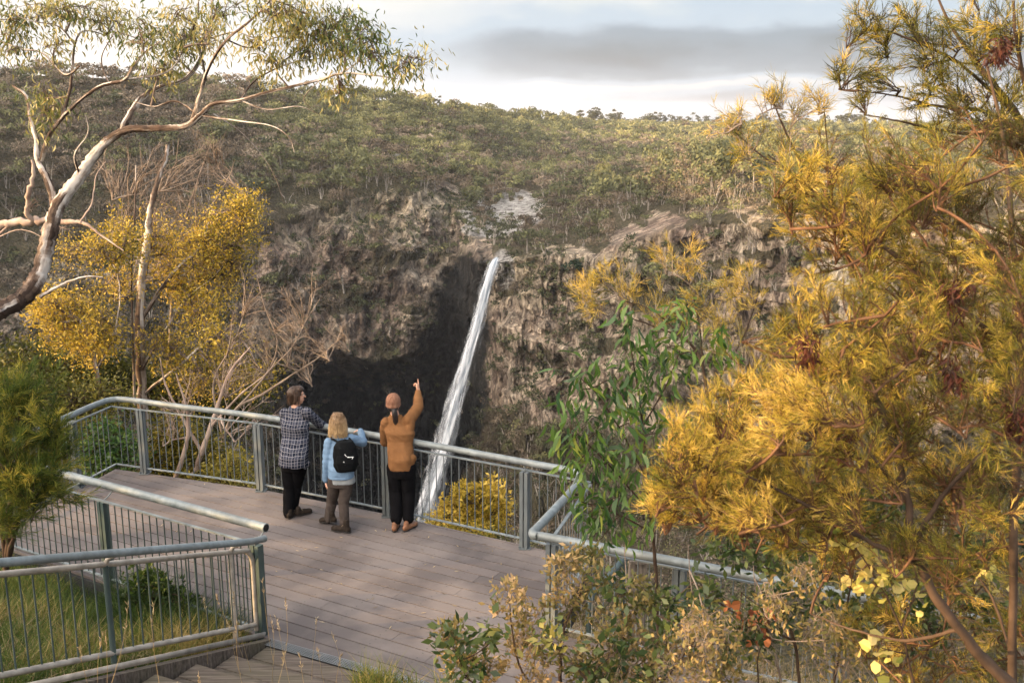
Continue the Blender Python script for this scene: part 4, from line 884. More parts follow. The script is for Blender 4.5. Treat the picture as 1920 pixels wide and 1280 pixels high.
plant('golden_gum_tree', 'smaller gum with round golden clumps left of the pink barked trunk', 'tree', px3(195, 840, 20), [
 [(200, 900, 20, .07), (190, 760, 20, .065), (180, 690, 20, .055), (170, 640, 20, .045), (150, 600, 20, .03)],
 [(180, 690, 20, .04), (210, 640, 20, .03), (225, 560, 20.2, .022), (215, 500, 20.4, .016), (180, 470, 20.5, .01)]],
 tufts([(112, 590, 20, 46, 38), (100, 620, 20, 38, 30), (172, 598, 20, 36, 36), (182, 640, 20, 44, 30), (150, 655, 20, 30, 20), (160, 470, 20.5, 52, 15), (232, 445, 20.5, 24, 22), (215, 530, 20.3, 22, 18), (205, 470, 20.5, 30, 14)]),
 BARK, L_GOLD, style='tuft', n=8, ln=.10, tone=.58, spread=.24, tr=.016, up=.06, shoots=30, dy=.9, sub=3, wob=.12)
# bare brown saplings, fans of upright twigs
def fan(name, label, base, limbs, blobs, mat, **k):
    kw = dict(style='needle', n=0, ln=.1, tone=.5, tr=.018, grow=(0, 0, 1), shoots=12, side=9, cone=.33, dy=.8, leafname='leaves', wob=.12); kw.update(k)
    return plant(name, label, 'dead tree', base, limbs, blobs, mat, L_DRY, **kw)
fan('bare_sapling', 'tall bare sapling with many upright russet twigs behind the golden gum', px3(330, 760, 23), [
 [(300, 860, 23, .06), (318, 640, 23, .05), (325, 520, 23, .045), (345, 420, 23.2, .035), (370, 340, 23.4, .025), (395, 270, 23.6, .012)],
 [(325, 520, 23, .03), (290, 430, 23.2, .022), (270, 350, 23.3, .014), (262, 270, 23.4, .008)], [(335, 460, 23, .03), (400, 380, 23, .02), (430, 330, 23, .012), (440, 300, 23, .006)],
 [(345, 420, 23.2, .02), (330, 330, 23.2, .014), (335, 260, 23.2, .008)]],
 [(300, 380, 23.2, 50, 80), (360, 330, 23.3, 55, 80), (410, 300, 23.3, 40, 50), (270, 320, 23.3, 40, 60), (340, 420, 23, 50, 60), (380, 400, 23, 40, 50), (225, 400, 23.2, 40, 60), (200, 330, 23.3, 30, 50), (440, 350, 23.4, 30, 50), (300, 470, 23, 50, 60), (400, 470, 22.6, 40, 50), (250, 520, 22.8, 40, 60), (460, 500, 22.4, 36, 44)], TWIG, shoots=13)
fan('bare_shrub', 'leafless shrub with reddish twigs and pale curved stems left of the three people', px3(430, 820, 17.5), [
 [(410, 850, 17.5, .05), (440, 770, 17.5, .042), (490, 740, 17.4, .035), (540, 708, 17.3, .026), (600, 668, 17.2, .016), (640, 632, 17.1, .008)],
 [(440, 770, 17.5, .03), (500, 700, 17.4, .024), (520, 640, 17.5, .02), (498, 580, 17.6, .014), (482, 520, 17.7, .007)],
 [(500, 700, 17.4, .022), (548, 650, 17.4, .018), (575, 600, 17.5, .013), (600, 560, 17.6, .007)],
 [(420, 830, 17.5, .03), (400, 720, 17.6, .022), (440, 640, 17.7, .016), (460, 570, 17.8, .010), (455, 530, 17.8, .005)],
 [(430, 800, 17.5, .028), (370, 860, 17.3, .02), (330, 800, 17.3, .015)]],
 [(560, 560, 17.6, 42, 60), (520, 600, 17.5, 45, 50), (610, 650, 17.2, 40, 34), (575, 690, 17.3, 40, 26), (440, 700, 17.7, 40, 50), (500, 660, 17.6, 44, 50), (560, 620, 17.5, 40, 44), (480, 560, 17.7, 40, 44), (460, 620, 17.7, 40, 50), (540, 640, 17.4, 48, 40), (640, 640, 17.1, 20, 26)], TWIG, shoots=9, tr=.012, cone=.5)
fan('bare_shrub', 'low tangle of bleached bare branches behind the left of the deck fence', px3(400, 900, 16.5), [
 [(360, 900, 16, .06), (385, 830, 16, .055), (405, 770, 16.1, .045), (430, 700, 16.2, .03), (470, 650, 16.3, .015)],
 [(380, 850, 16, .04), (340, 780, 16, .03), (310, 720, 16, .02), (300, 670, 16, .01)], [(395, 800, 16, .03), (450, 740, 16, .02), (500, 700, 16, .01), (520, 670, 16, .006)], [(320, 920, 15.6, .05), (345, 850, 15.6, .045), (352, 780, 15.6, .03), (330, 700, 15.6, .012)]],
 [(430, 700, 16.2, 50, 40), (330, 740, 16, 50, 40), (470, 790, 15.9, 50, 40), (300, 800, 15.8, 40, 40)], DEAD, shoots=7, tr=.012, cone=.6)
# bushes around the back left of the deck
def bush(name, label, base, blobs, leafm, stemlimbs=None, bark=DSTEM, cat='bush', **k):
    b = np.array(base); x, y = topx(b); x = float(x); y = float(y); Yd = b[1]
    kw = dict(style='broad', n=8, ln=.07, tone=.45, spread=.10, tr=.010, up=.08, shoots=30, dy=.8, sub=2, leafname='foliage'); kw.update(k)
    if stemlimbs is None:
        stemlimbs = []
        for q in blobs[:5]: stemlimbs.append([(x, y, Yd, .03), ((x + q[0]) / 2 + rng.normal(0, 6), (y + q[1]) / 2, (Yd + q[2]) / 2, .022), (q[0], q[1] + q[4] * .4, q[2], .012)])
    bl = [q if len(q) > 5 else q + (dict(shoots=int(q[3] * q[4] * (q[2] / 14) ** 2 / 60 + 10)),) for q in blobs]
    return plant(name, label, cat, b, stemlimbs, bl, bark, leafm, **kw)
bush('leafy_bush', 'olive bush with sunlit top behind the far left corner of the fence', px3(130, 900, 16), [(130, 760, 16, 75, 40), (190, 745, 16.2, 60, 34), (70, 740, 16, 60, 40), (110, 830, 15.8, 60, 50), (190, 820, 15.5, 50, 50)], L_BUSH, tone=.62)
bush('leafy_bush', 'green bush seen through the bars at the far left deck corner', px3(220, 930, 15.3), [(205, 820, 15.2, 40, 40), (235, 850, 15.1, 34, 34), (190, 870, 15, 34, 28), (165, 850, 15, 26, 36)], L_GREEN, tone=.62, ln=.08)
bush('leafy_bush', 'golden bush behind the bars between the second and third left posts', px3(340, 960, 16.5), [(330, 820, 16.5, 50, 40), (370, 850, 16.4, 50, 34), (300, 870, 16.2, 40, 30), (420, 880, 16, 40, 24), (350, 900, 16, 60, 20)], L_GOLD, tone=.35, ln=.09)
bush('leafy_bush', 'small yellow green bush just below the third fence post', px3(440, 960, 15.5), [(430, 880, 15.5, 34, 24), (455, 915, 15.2, 36, 18), (400, 910, 15.3, 34, 16)], L_BUSH, tone=.7)
bush('scrub_bush', 'broad brown green scrub filling the slope beyond the left corner', px3(40, 800, 22), [(60, 690, 22, 90, 40), (160, 700, 22, 80, 40), (230, 720, 22, 70, 36), (330, 740, 22, 90, 30), (-10, 740, 22, 80, 50), (430, 770, 22, 70, 30)], L_BUSH, tone=.3, ln=.11, spread=.18)
# needle shrub at the left edge, close
bush('needle_shrub', 'soft needle leaved shrub at the left edge, green with golden tips', px3(10, 1080, 8.6), [(40, 745, 8.4, 55, 42), (0, 770, 8.4, 50, 50), (85, 800, 8.3, 46, 44), (20, 830, 8.2, 60, 50), (75, 870, 8.2, 50, 46), (10, 900, 8.1, 55, 40), (110, 915, 8.3, 34, 40), (60, 940, 8.2, 40, 36), (30, 720, 8.4, 36, 26), (130, 850, 8.4, 20, 40), (-20, 960, 8, 50, 40), (30, 980, 8, 50, 34), (60, 900, 8.1, 50, 50), (-20, 830, 8.2, 40, 60)], L_FERN, style='needle', n=8, ln=.10, tone=.50, tr=.003, shoots=12, side=6, grow=(.15, 0, 1), dy=1)
# the golden bush below the deck, beside the foot of the fall
bush('golden_bush', 'rounded golden bush seen through the fence beside the foot of the waterfall', px3(880, 1080, 16), [(880, 940, 16, 52, 36), (925, 965, 16, 40, 34), (840, 975, 15.8, 40, 24), (890, 1000, 15.6, 55, 22), (915, 925, 16.2, 34, 24)], L_GOLD, style='tuft', tone=.60, ln=.085, n=10, spread=.10)
bush('leafy_bush', 'low green bush at the foot of the golden bush below the deck', px3(880, 1100, 14.6), [(870, 1012, 14.6, 60, 14), (930, 1030, 14.4, 50, 14), (820, 1002, 14.6, 30, 9)], L_BUSH, tone=.75)

# --- gum sapling with hanging green leaves right of the deck corner
plant('gum_sapling', 'gum sapling with long hanging green leaves beside the right deck corner', 'sapling', px3(1230, 1180, 8.3), [
 [(1235, 1200, 8.2, .022), (1228, 1050, 8.2, .02), (1215, 920, 8.1, .018), (1205, 800, 8.1, .014), (1195, 720, 8.1, .010), (1180, 640, 8.1, .006)],
 [(1215, 900, 8.1, .012), (1160, 800, 8, .009), (1120, 740, 7.9, .006), (1090, 710, 7.9, .004)], [(1220, 960, 8.1, .012), (1150, 880, 8, .009), (1100, 830, 7.9, .006), (1070, 800, 7.8, .004)],
 [(1205, 800, 8.1, .010), (1250, 720, 8.2, .008), (1280, 640, 8.3, .006), (1290, 580, 8.3, .004)], [(1228, 1000, 8.1, .012), (1150, 960, 7.9, .008), (1090, 940, 7.8, .005)]],
 [(1090, 720, 7.9, 32, 30), (1150, 700, 8, 40, 40), (1190, 680, 8.1, 34, 44), (1240, 700, 8.2, 34, 44), (1070, 800, 7.8, 34, 44), (1120, 790, 7.9, 40, 44), (1180, 780, 8, 40, 44), (1130, 860, 7.9, 44, 40), (1085, 860, 7.8, 34, 34), (1190, 860, 8, 36, 44), (1150, 930, 7.9, 44, 40), (1110, 960, 7.8, 36, 34), (1200, 960, 8, 34, 40), (1230, 800, 8.2, 30, 40), (1280, 600, 8.3, 24, 30), (1260, 640, 8.3, 24, 30), (1340, 640, 8.3, 16, 34), (1180, 610, 8.1, 14, 30), (1130, 1000, 7.8, 34, 26)],
 DSTEM, L_GREEN, style='gum', n=3, ln=.15, tone=.66, spread=.06, tr=.004, up=0, shoots=6, dy=.8, sub=2, wob=.2)

# --- large golden needle-leaved shrub filling the right foreground
Yr = 4.4
limbs = [
 [(1960, 1330, 4.1, .036), (1880, 1270, 4.1, .034), (1800, 1180, 4.1, .031), (1745, 1100, 4.15, .028), (1715, 1020, 4.2, .026), (1700, 930, 4.3, .022), (1680, 850, 4.4, .018), (1650, 760, 4.5, .014), (1610, 660, 4.6, .010)],
 [(1715, 1020, 4.2, .018), (1760, 940, 4.2, .014), (1830, 860, 4.2, .011), (1890, 800, 4.2, .007)],
 [(1730, 1060, 4.2, .014), (1620, 1010, 4.1, .012), (1520, 950, 4, .010), (1420, 900, 4, .007), (1330, 870, 4, .004)],
 [(1690, 900, 4.3, .014), (1590, 850, 4.3, .011), (1480, 800, 4.3, .009), (1380, 760, 4.4, .006)],
 [(1960, 640, 5, .030), (1905, 560, 5, .024), (1860, 480, 5.1, .02), (1780, 420, 5.2, .016), (1700, 370, 5.3, .013), (1600, 330, 5.4, .010), (1500, 300, 5.5, .006)],
 [(1960, 700, 5, .028), (1830, 600, 4.9, .022), (1740, 530, 4.9, .018), (1650, 455, 4.9, .014), (1560, 385, 5, .010), (1490, 330, 5, .007), (1440, 290, 5, .004)],
 [(1900, 1400, 4.4, .03), (1900, 1000, 4.6, .026), (1915, 700, 4.8, .022), (1900, 450, 5, .018), (1880, 250, 5.2, .013), (1850, 120, 5.3, .008)],
 [(1800, 1180, 4.2, .014), (1700, 1200, 4.4, .010), (1600, 1180, 4.7, .007), (1520, 1150, 5, .004)], [(1900, 1240, 4.6, .012), (1860, 1120, 4.9, .009), (1800, 1040, 5.2, .006)],
 [(1700, 940, 4.3, .012), (1640, 860, 4.2, .010), (1560, 760, 4.2, .008), (1500, 680, 4.3, .006)]]
random.seed(11); br = []
left_edge = lambda y: float(np.interp(y, [230, 300, 400, 500, 600, 680, 740, 800, 850, 900, 960, 1010, 1060, 1120], [1760, 1470, 1440, 1475, 1455, 1400, 1340, 1290, 1215, 1200, 1215, 1330, 1560, 1760]))
y = 235
while y < 1110:
    x = left_edge(y) + 38
    while x < 1960:
        xx = x + random.uniform(-20, 20); yy = y + random.uniform(-18, 18)
        hole = ((1745 < xx < 1835) and (395 < yy < 520)) or ((1500 < xx < 1740) and (440 < yy < 530) and random.random() < .72) or (yy > 980 and xx > 1480 and random.random() < .5)
        if not hole and random.random() < .86:
            dpt = random.uniform(3.7, 4.9) if yy > 500 else random.uniform(4.3, 5.6)
            tone = .58 - .16 * (xx > 1700) - .12 * (yy < 500) * (xx > 1780) + random.uniform(-.34, .26)  # darker to the right: the shrub's shaded side put into leaf tone
            br.append((xx, yy, dpt, random.uniform(34, 52), random.uniform(28, 44), dict(tone=tone)))
        x += 56
    y += 48
for k in range(150):
    yy = random.uniform(330, 1290); xx = random.uniform((left_edge(yy) if yy < 1050 else 1500) + 90, 1960)
    if (1745 < xx < 1835 and 395 < yy < 500): continue
    br.append((xx, yy, random.uniform(4.9, 6.2), random.uniform(38, 56), random.uniform(34, 50), dict(tone=random.uniform(.28, .62), shoots=6)))
for k in range(34):
    yy = random.uniform(690, 980); xx = left_edge(yy) + random.uniform(10, 260); br.append((xx, yy, random.uniform(3.7, 4.4), random.uniform(34, 50), random.uniform(30, 44), dict(tone=random.uniform(.62, .95))))
plant('golden_needle_shrub', 'huge golden needle leaved shrub filling the right foreground', 'shrub', px3(1960, 1330, 4.1), limbs, br, DSTEM, L_NEED, twigm=TWIGD, style='needle', n=11, ln=.055, tone=.66, tr=.0050, shoots=8, side=6, dy=1.3, wob=.15, leafname='needles')
# dead russet leaf bunches caught in it
for k, (x, y, d_, rx, ry, lab) in enumerate(((1512, 655, 4.0, 15, 36, 'bunch of dead russet leaves hanging near the middle of the golden shrub'), (1790, 560, 4.3, 17, 44, 'dark red bunch of dead leaves high in the golden shrub'), (1785, 690, 4.0, 17, 50, 'long dark bunch of dead leaves in the right part of the golden shrub'), (1585, 830, 3.9, 26, 20, 'purplish clump of dead leaves low in the golden shrub'), (1875, 95, 5, 13, 20, 'small orange dead leaf bunch near the top right corner'), (1905, 780, 3.9, 14, 50, 'orange dead leaf bunch at the right edge of the golden shrub'))):
    r = empty('dead_leaf_bunch', px3(x, y - ry, d_), label=lab, cat='dead leaves'); tw, lf = Acc(), Acc(); lf.sm = False
    blob(tw, lf, np.array([px3(x, y - ry, d_)]), x, y, d_, rx * .8, ry, 9, 'gum', 5, .045, .25, .016, tr=.003, dy=1)
    tw.build('stalk', DSTEM, r); lf.build('leaves', L_RED, r)
# --- feathery she-oak top right against the sky
plant('feathery_tree', 'feathery needle leaved tree against the sky in the top right', 'tree', px3(1990, 420, 6.5), [
 [(2020, 520, 6.4, .05), (1960, 330, 6.5, .04), (1900, 210, 6.6, .032), (1840, 130, 6.7, .022), (1790, 60, 6.8, .014), (1750, -20, 6.9, .008)],
 [(1930, 270, 6.5, .02), (1850, 210, 6.4, .015), (1760, 200, 6.3, .010), (1680, 180, 6.3, .007), (1610, 170, 6.2, .004)], [(1880, 190, 6.6, .018), (1800, 120, 6.5, .012), (1720, 80, 6.4, .009), (1640, 50, 6.4, .005)],
 [(1900, 250, 6.5, .016), (1800, 250, 6.4, .012), (1700, 230, 6.3, .008), (1620, 215, 6.3, .004)], [(1960, 330, 6.5, .02), (1910, 100, 6.2, .014), (1900, 0, 6.2, .01)]],
 [(1620, 30, 6.4, 34, 24), (1660, 60, 6.4, 36, 22), (1605, 65, 6.4, 26, 20), (1600, 130, 6.3, 44, 24), (1650, 150, 6.3, 40, 26), (1570, 125, 6.2, 22, 18), (1610, 192, 6.3, 26, 16), (1700, 110, 6.4, 42, 26), (1720, 60, 6.5, 30, 22), (1760, 130, 6.4, 44, 32), (1700, 190, 6.3, 40, 28), (1780, 190, 6.3, 44, 32), (1830, 60, 6.7, 44, 34), (1880, 30, 6.3, 44, 34), (1850, 140, 6.5, 44, 36), (1900, 180, 6.4, 44, 44), (1880, 100, 6.3, 40, 34), (1800, 10, 6.8, 34, 26), (1740, 150, 6.4, 30, 24), (1650, 100, 6.4, 24, 16), (1820, 220, 6.4, 50, 40), (1880, 240, 6.4, 50, 44), (1760, 240, 6.3, 40, 30), (1900, 60, 6.2, 40, 40), (1850, 90, 6.3, 44, 40), (1800, 150, 6.3, 44, 34), (1860, 200, 6.3, 44, 40), (1700, 30, 6.5, 30, 22), (1780, 60, 6.5, 34, 28)],
 DSTEM, L_NEED, twigm=DSTEM, style='needle', n=7, ln=.085, tone=.50, tr=.005, shoots=8, side=6, dy=1, wob=.2, leafname='needles')
plant('feathery_tree', 'sparse twiggy shrub top standing against the far skyline right of centre', 'tree', px3(1560, 420, 7), [
 [(1600, 520, 7, .03), (1560, 380, 7, .02), (1500, 300, 7, .014), (1470, 240, 7, .009), (1450, 190, 7, .005)], [(1540, 350, 7, .012), (1440, 300, 7, .009), (1380, 250, 7, .005)], [(1560, 380, 7, .012), (1550, 260, 7, .007), (1545, 200, 7, .004)]],
 [(1460, 175, 7, 30, 20), (1510, 190, 7, 38, 30), (1540, 185, 7, 28, 20), (1425, 195, 7, 20, 20), (1370, 215, 7, 36, 20), (1400, 250, 7, 40, 24), (1470, 250, 7, 44, 30), (1350, 240, 7, 20, 30), (1450, 300, 6.8, 44, 26), (1390, 290, 6.8, 30, 20)], DSTEM, L_NEED, twigm=TWIG, style='needle', n=2.2, ln=.075, tone=.68, tr=.0045, shoots=9, side=7, dy=1, wob=.2, leafname='needles')
plant('wiry_shrub', 'wiry shrub with yellow tufted tips in front of the right cliff', 'shrub', px3(1330, 900, 9.5), [
 [(1340, 1000, 9.4, .03), (1330, 800, 9.5, .024), (1318, 690, 9.5, .02), (1290, 640, 9.5, .016), (1235, 615, 9.5, .012), (1180, 595, 9.5, .006)], [(1318, 690, 9.5, .014), (1310, 600, 9.6, .010), (1290, 520, 9.6, .006)], [(1330, 740, 9.5, .014), (1390, 640, 9.6, .010), (1420, 560, 9.7, .006)], [(1290, 640, 9.5, .01), (1220, 580, 9.5, .007), (1150, 560, 9.5, .004)]],
 [(1130, 515, 9.5, 34, 22), (1175, 545, 9.5, 36, 26), (1085, 545, 9.5, 26, 20), (1110, 575, 9.5, 40, 16), (1250, 480, 9.6, 34, 26), (1290, 500, 9.6, 36, 30), (1300, 560, 9.6, 36, 26), (1360, 540, 9.7, 36, 26), (1390, 500, 9.7, 30, 26), (1340, 590, 9.6, 44, 30), (1230, 590, 9.5, 44, 24), (1410, 560, 9.6, 36, 36), (1370, 640, 9.5, 40, 34)], DSTEM, L_NEED, twigm=TWIG, style='needle', n=5, ln=.10, tone=.80, tr=.0055, shoots=8, side=6, dy=1, grow=(-.2, 0, 1), wob=.2, leafname='needles')
# --- undergrowth in the lower right: broad green leaves, pale round leaves, dry tangle
plant('leafy_vine', 'dark green broad leaved creeper over the walkway rail at lower right', 'vine', px3(1500, 1290, 6), [
 [(1500, 1310, 6, .016), (1490, 1200, 6.1, .013), (1450, 1100, 6.2, .010), (1430, 1000, 6.2, .006)], [(1560, 1300, 6, .012), (1580, 1180, 6, .01), (1600, 1060, 6, .008), (1590, 960, 6, .005)], [(1490, 1200, 6.1, .01), (1380, 1150, 6.4, .007), (1300, 1090, 6.6, .004)], [(1700, 1300, 5.6, .012), (1760, 1180, 5.6, .01), (1840, 1100, 5.6, .007), (1880, 1020, 5.6, .004)]],
 [(1400, 1000, 6.3, 40, 34), (1440, 1050, 6.2, 44, 34), (1500, 1000, 6.1, 44, 40), (1560, 960, 6, 44, 34), (1530, 1060, 6, 44, 34), (1600, 1010, 6, 36, 34), (1380, 950, 6.3, 34, 24), (1640, 950, 5.9, 34, 26), (1320, 940, 6.4, 30, 20), (1480, 1130, 6, 44, 26), (1620, 1150, 5.9, 30, 24), (1820, 1060, 5.6, 44, 34), (1880, 1000, 5.6, 40, 40), (1850, 1150, 5.5, 44, 30), (1740, 1170, 5.5, 30, 24), (1420, 1180, 6, 40, 24), (1340, 1120, 6.3, 34, 24), (1240, 1130, 6.6, 30, 20), (1360, 1030, 6.4, 30, 24), (1680, 1120, 5.8, 40, 30), (1760, 1090, 5.7, 40, 30), (1560, 1150, 5.9, 40, 30)],
 DSTEM, L_OLIVE, style='broad', n=4, ln=.075, tone=.48, spread=.05, tr=.004, up=.05, shoots=11, dy=1, sub=2, wob=.2, leafname='foliage')
plant('round_leaf_vine', 'creeper with big pale yellow round leaves lit through at lower right', 'vine', px3(1700, 1300, 4.6), [
 [(1720, 1320, 4.6, .010), (1690, 1180, 4.6, .008), (1640, 1080, 4.6, .006), (1600, 1020, 4.6, .004)], [(1690, 1180, 4.6, .007), (1720, 1090, 4.6, .005), (1700, 1040, 4.6, .003)]],
 [(1575, 1012, 4.6, 18, 12, dict(shoots=4)), (1600, 1085, 4.6, 26, 20, dict(shoots=6)), (1640, 1060, 4.6, 34, 24, dict(shoots=8)), (1680, 1080, 4.6, 36, 26, dict(shoots=9)), (1610, 1110, 4.6, 20, 12, dict(shoots=4)), (1650, 1210, 4.6, 26, 14, dict(shoots=5)), (1700, 1130, 4.6, 26, 20, dict(shoots=5)), (1860, 1090, 4.8, 26, 20, dict(shoots=4)), (1690, 1260, 4.5, 26, 16, dict(shoots=4))],
 DSTEM, L_PALE, style='round', n=1, ln=.062, tone=.5, spread=.03, tr=.003, up=.05, shoots=8, dy=1, sub=1, wob=.2, leafname='foliage')
plant('dry_shrub', 'tan and olive twiggy shrub overhanging the deck at bottom centre right', 'shrub', px3(1040, 1340, 6.2), [
 [(1060, 1360, 6.1, .02), (1050, 1250, 6.2, .016), (1060, 1170, 6.3, .012), (1090, 1110, 6.4, .007)], [(1060, 1340, 6.1, .014), (980, 1260, 6.1, .01), (960, 1180, 6.1, .007), (955, 1120, 6.1, .004)], [(1080, 1340, 6, .014), (1150, 1240, 6.1, .01), (1180, 1150, 6.2, .006)], [(1100, 1360, 5.9, .014), (1250, 1260, 6, .01), (1310, 1190, 6, .006)], [(1020, 1360, 5.9, .012), (900, 1270, 5.9, .008), (850, 1220, 5.9, .004)]],
 [(955, 1120, 6.1, 34, 34), (1000, 1160, 6.2, 44, 40), (1060, 1110, 6.4, 40, 40), (1110, 1090, 6.5, 40, 34), (1090, 1160, 6.3, 48, 40), (1150, 1160, 6.2, 44, 44), (980, 1220, 6.1, 44, 36), (1060, 1230, 6.1, 50, 36), (1140, 1240, 6.1, 50, 36), (1220, 1220, 6, 50, 40), (1290, 1240, 6, 44, 34), (860, 1240, 5.9, 34, 30), (920, 1260, 5.9, 44, 24), (1200, 1120, 6.2, 34, 34), (1000, 1275, 6, 60, 18), (1120, 1280, 6, 70, 18), (1350, 1260, 5.9, 44, 26), (845, 1195, 5.9, 20, 20), (1060, 1060, 6.5, 24, 24), (1100, 1050, 6.8, 24, 18)],
 DSTEM, L_DRY, twigm=TWIG, style='tuft', n=4, ln=.052, tone=.52, spread=.045, tr=.0035, up=.35, shoots=11, dy=1, sub=4, wob=.2, leafname='foliage')
plant('leafy_shrub', 'dark glossy leaved shrub mixed through the dry shrub at the bottom', 'shrub', px3(1130, 1350, 5.9), [
 [(1130, 1380, 5.8, .014), (1110, 1290, 5.8, .01), (1050, 1220, 5.8, .006), (1020, 1190, 5.8, .004)], [(1130, 1350, 5.8, .01), (1250, 1270, 5.8, .008), (1290, 1180, 5.9, .005)], [(1100, 1380, 5.7, .012), (900, 1290, 5.7, .007), (850, 1210, 5.7, .004)]],
 [(1030, 1200, 5.8, 20, 24), (1170, 1200, 5.9, 40, 30), (1250, 1200, 5.9, 44, 40), (1290, 1150, 6, 40, 34), (1110, 1260, 5.8, 44, 24), (920, 1200, 5.8, 16, 14), (850, 1200, 5.7, 24, 12), (1200, 1260, 5.8, 44, 20), (870, 1265, 5.7, 30, 16), (1350, 1200, 5.9, 34, 30), (1160, 1110, 6.2, 24, 24)],
 DSTEM, L_OLIVE, style='broad', n=3, ln=.080, tone=.45, spread=.045, tr=.0035, up=.1, shoots=8, dy=1, sub=2, wob=.2, leafname='foliage')
random.seed(21)
tb_ = []
for k in range(46):
    x = random.uniform(1120, 1930); y = random.uniform(max(1110 if x < 1500 else 1030, 1290 - (x - 1050) * .5), 1300); tb_.append((x, y, random.uniform(5.2, 7.2), random.uniform(40, 62), random.uniform(34, 50)))
plant('twiggy_shrub', 'tangle of thin tan twigs with sparse small leaves filling the lower right corner', 'shrub', px3(1500, 1400, 6), [
 [(x0, 1420, 6, .014), (x0 - 20, 1250, 6.1, .010), (x0 - 60, 1120, 6.2, .006), (x0 - 70, 1020, 6.3, .003)] for x0 in (1240, 1360, 1480, 1600, 1720, 1840, 1940)], tb_, TWIG, L_DRY, style='tuft', n=2, ln=.045, tone=.45, spread=.07, tr=.0035, up=.4, shoots=14, dy=1, sub=4, wob=.2, leafname='foliage')
# red-tinted climber leaves under the rail
plant('red_leaf_sprig', 'sprig of orange red leaves below the walkway rail at lower right', 'sprig', px3(1430, 1300, 6), [[(1430, 1330, 5.9, .008), (1420, 1240, 5.9, .006), (1440, 1160, 5.9, .004), (1390, 1110, 5.9, .003)]],
 [(1385, 1150, 5.9, 20, 16, dict(shoots=4)), (1440, 1160, 5.9, 20, 12, dict(shoots=4)), (1420, 1190, 5.9, 20, 14, dict(shoots=4))], DSTEM, L_RED, style='round', n=1, ln=.07, tone=.85, spread=.03, tr=.003, shoots=5, sub=1, leafname='foliage')

bt = atz(285, 1140, .1)
bush('leafy_bush', 'dark green leafy bush behind the stair rail bars among the grass', bt, [(285, 1105, bt[1], 44, 34), (330, 1120, bt[1] - .1, 40, 26), (250, 1120, bt[1] - .1, 30, 24), (270, 1075, bt[1] + .1, 24, 20)], L_FERN, tone=.15, ln=.06, style='tuft', tr=.004, spread=.05)
# --- hillside trees up-sun, to the left and outside the photograph, added to put the deck in shade
for k, (x, y, r_, hgt, lab) in enumerate(((-17, 9.5, 2.6, 3.2, 'unseen dense round shade tree left of the lookout, nearest the stairs'), (-18.5, 13.5, 2.8, 2.9, 'unseen dense round shade tree left of the lookout, in the middle'), (-17.5, 5.5, 2.6, 3.6, 'unseen dense round shade tree left of the lookout, uphill'))):
    b0 = np.array([x, y, float(hz_(x, y))]); r = empty('shade_tree', b0, label=lab, cat='tree'); tk, lf = Acc(), Acc(); lf.sm = False
    tk.tube([b0 - [0, 0, .5], b0 + [.1, .1, hgt * .5], b0 + [0, 0, hgt * .8]], [.22, .16, .08], 8); tk.build('trunk', BARK, r)
    tips = b0 + [0, 0, hgt * .62] + rand_dirs(650) * [r_, r_, hgt * .42] * (rng.random((650, 1)) ** .4)
    leaves_on(lf, tips, rand_dirs(650), 'broad', 9, .2, .35, .22); lf.build('crown', L_BUSH, r)

# --- grasses
def blades(acc, P_, ln, wd, tone, lean=.35, seg_=2):
    n = len(P_); d = rand_dirs(n) * lean; d[:, 2] = 1; d /= np.linalg.norm(d, axis=1)[:, None]; W = sidevec(d); L_ = (ln * rng.uniform(.5, 1.3, n))[:, None]
    droop = rand_dirs(n) * [1, 1, 0] * L_ * .35; w_ = W * (wd * rng.uniform(.7, 1.3, n))[:, None]
    m = P_ + d * L_ * .5; t = P_ + d * L_ + droop - [0, 0, .05]
    v = np.stack([P_ - w_, P_ + w_, m + w_ * .7, m - w_ * .7, t], 1).reshape(-1, 3); i = np.arange(n)[:, None] * 5; tn = np.clip(tone + rng.normal(0, .2, n), 0, 1)
    acc.add(v, i + [0, 1, 2, 3], tn); acc.add(v, i + [3, 2, 4], tn)
GRASS = leaf_mat('lush_grass', [(0., (.022, .045, .010)), (.5, (.075, .12, .02)), (.85, (.17, .17, .035)), (1., (.36, .27, .10))], .35, .55, .25)
DRYG = leaf_mat('dry_straw', [(0., (.12, .085, .045)), (.5, (.34, .26, .14)), (1., (.62, .50, .32))], .35, .6, .2)
def on_ground(x, y, up=0.0): return np.stack([x, y, hz_(x, y) + up], -1)
ga = Acc(); ga.sm = False
n = 46000; pp = rng.uniform(-.45, 3.0, n); d_ = -rng.random(n) * 4.8 - .13
# wedge between the garden fence and the stair rail
q = P0[None] + pv[None] * pp[:, None] + dv[None] * d_[:, None]
side_ = (q - A1) @ np.array([-du[1], du[0]]); sgn = np.sign((P0 + pv * 2 - dv * 1 - A1) @ np.array([-du[1], du[0]])); ok = side_ * sgn > .06
q = q[ok]; tn_ = fbm(q[:, 0] * 1.3, q[:, 1] * 1.3, 0, 3, 101)
blades(ga, on_ground(q[:, 0], q[:, 1], -.02), .15 + .30 * tn_, .0035, .48 + (tn_ - .5) * 2.2, .6)
ga.build('grass_patch', GRASS, kind='stuff', label='lush green grass between the garden fence and the stair rail', cat='grass')
ga = Acc(); ga.sm = False
for cx, cy, rr_, nn, hl in ((300, 1130, .38, 2600, .42), (380, 1150, .36, 2000, .36), (262, 1100, .28, 1700, .5)):
    b0 = atz(cx, cy + 20, .05); a_ = rng.random(nn) * 6.283; r0 = np.sqrt(rng.random(nn)) * rr_; xx = b0[0] + np.cos(a_) * r0; yy = b0[1] + np.sin(a_) * r0
    blades(ga, on_ground(xx, yy), hl, .004, .12, .6)
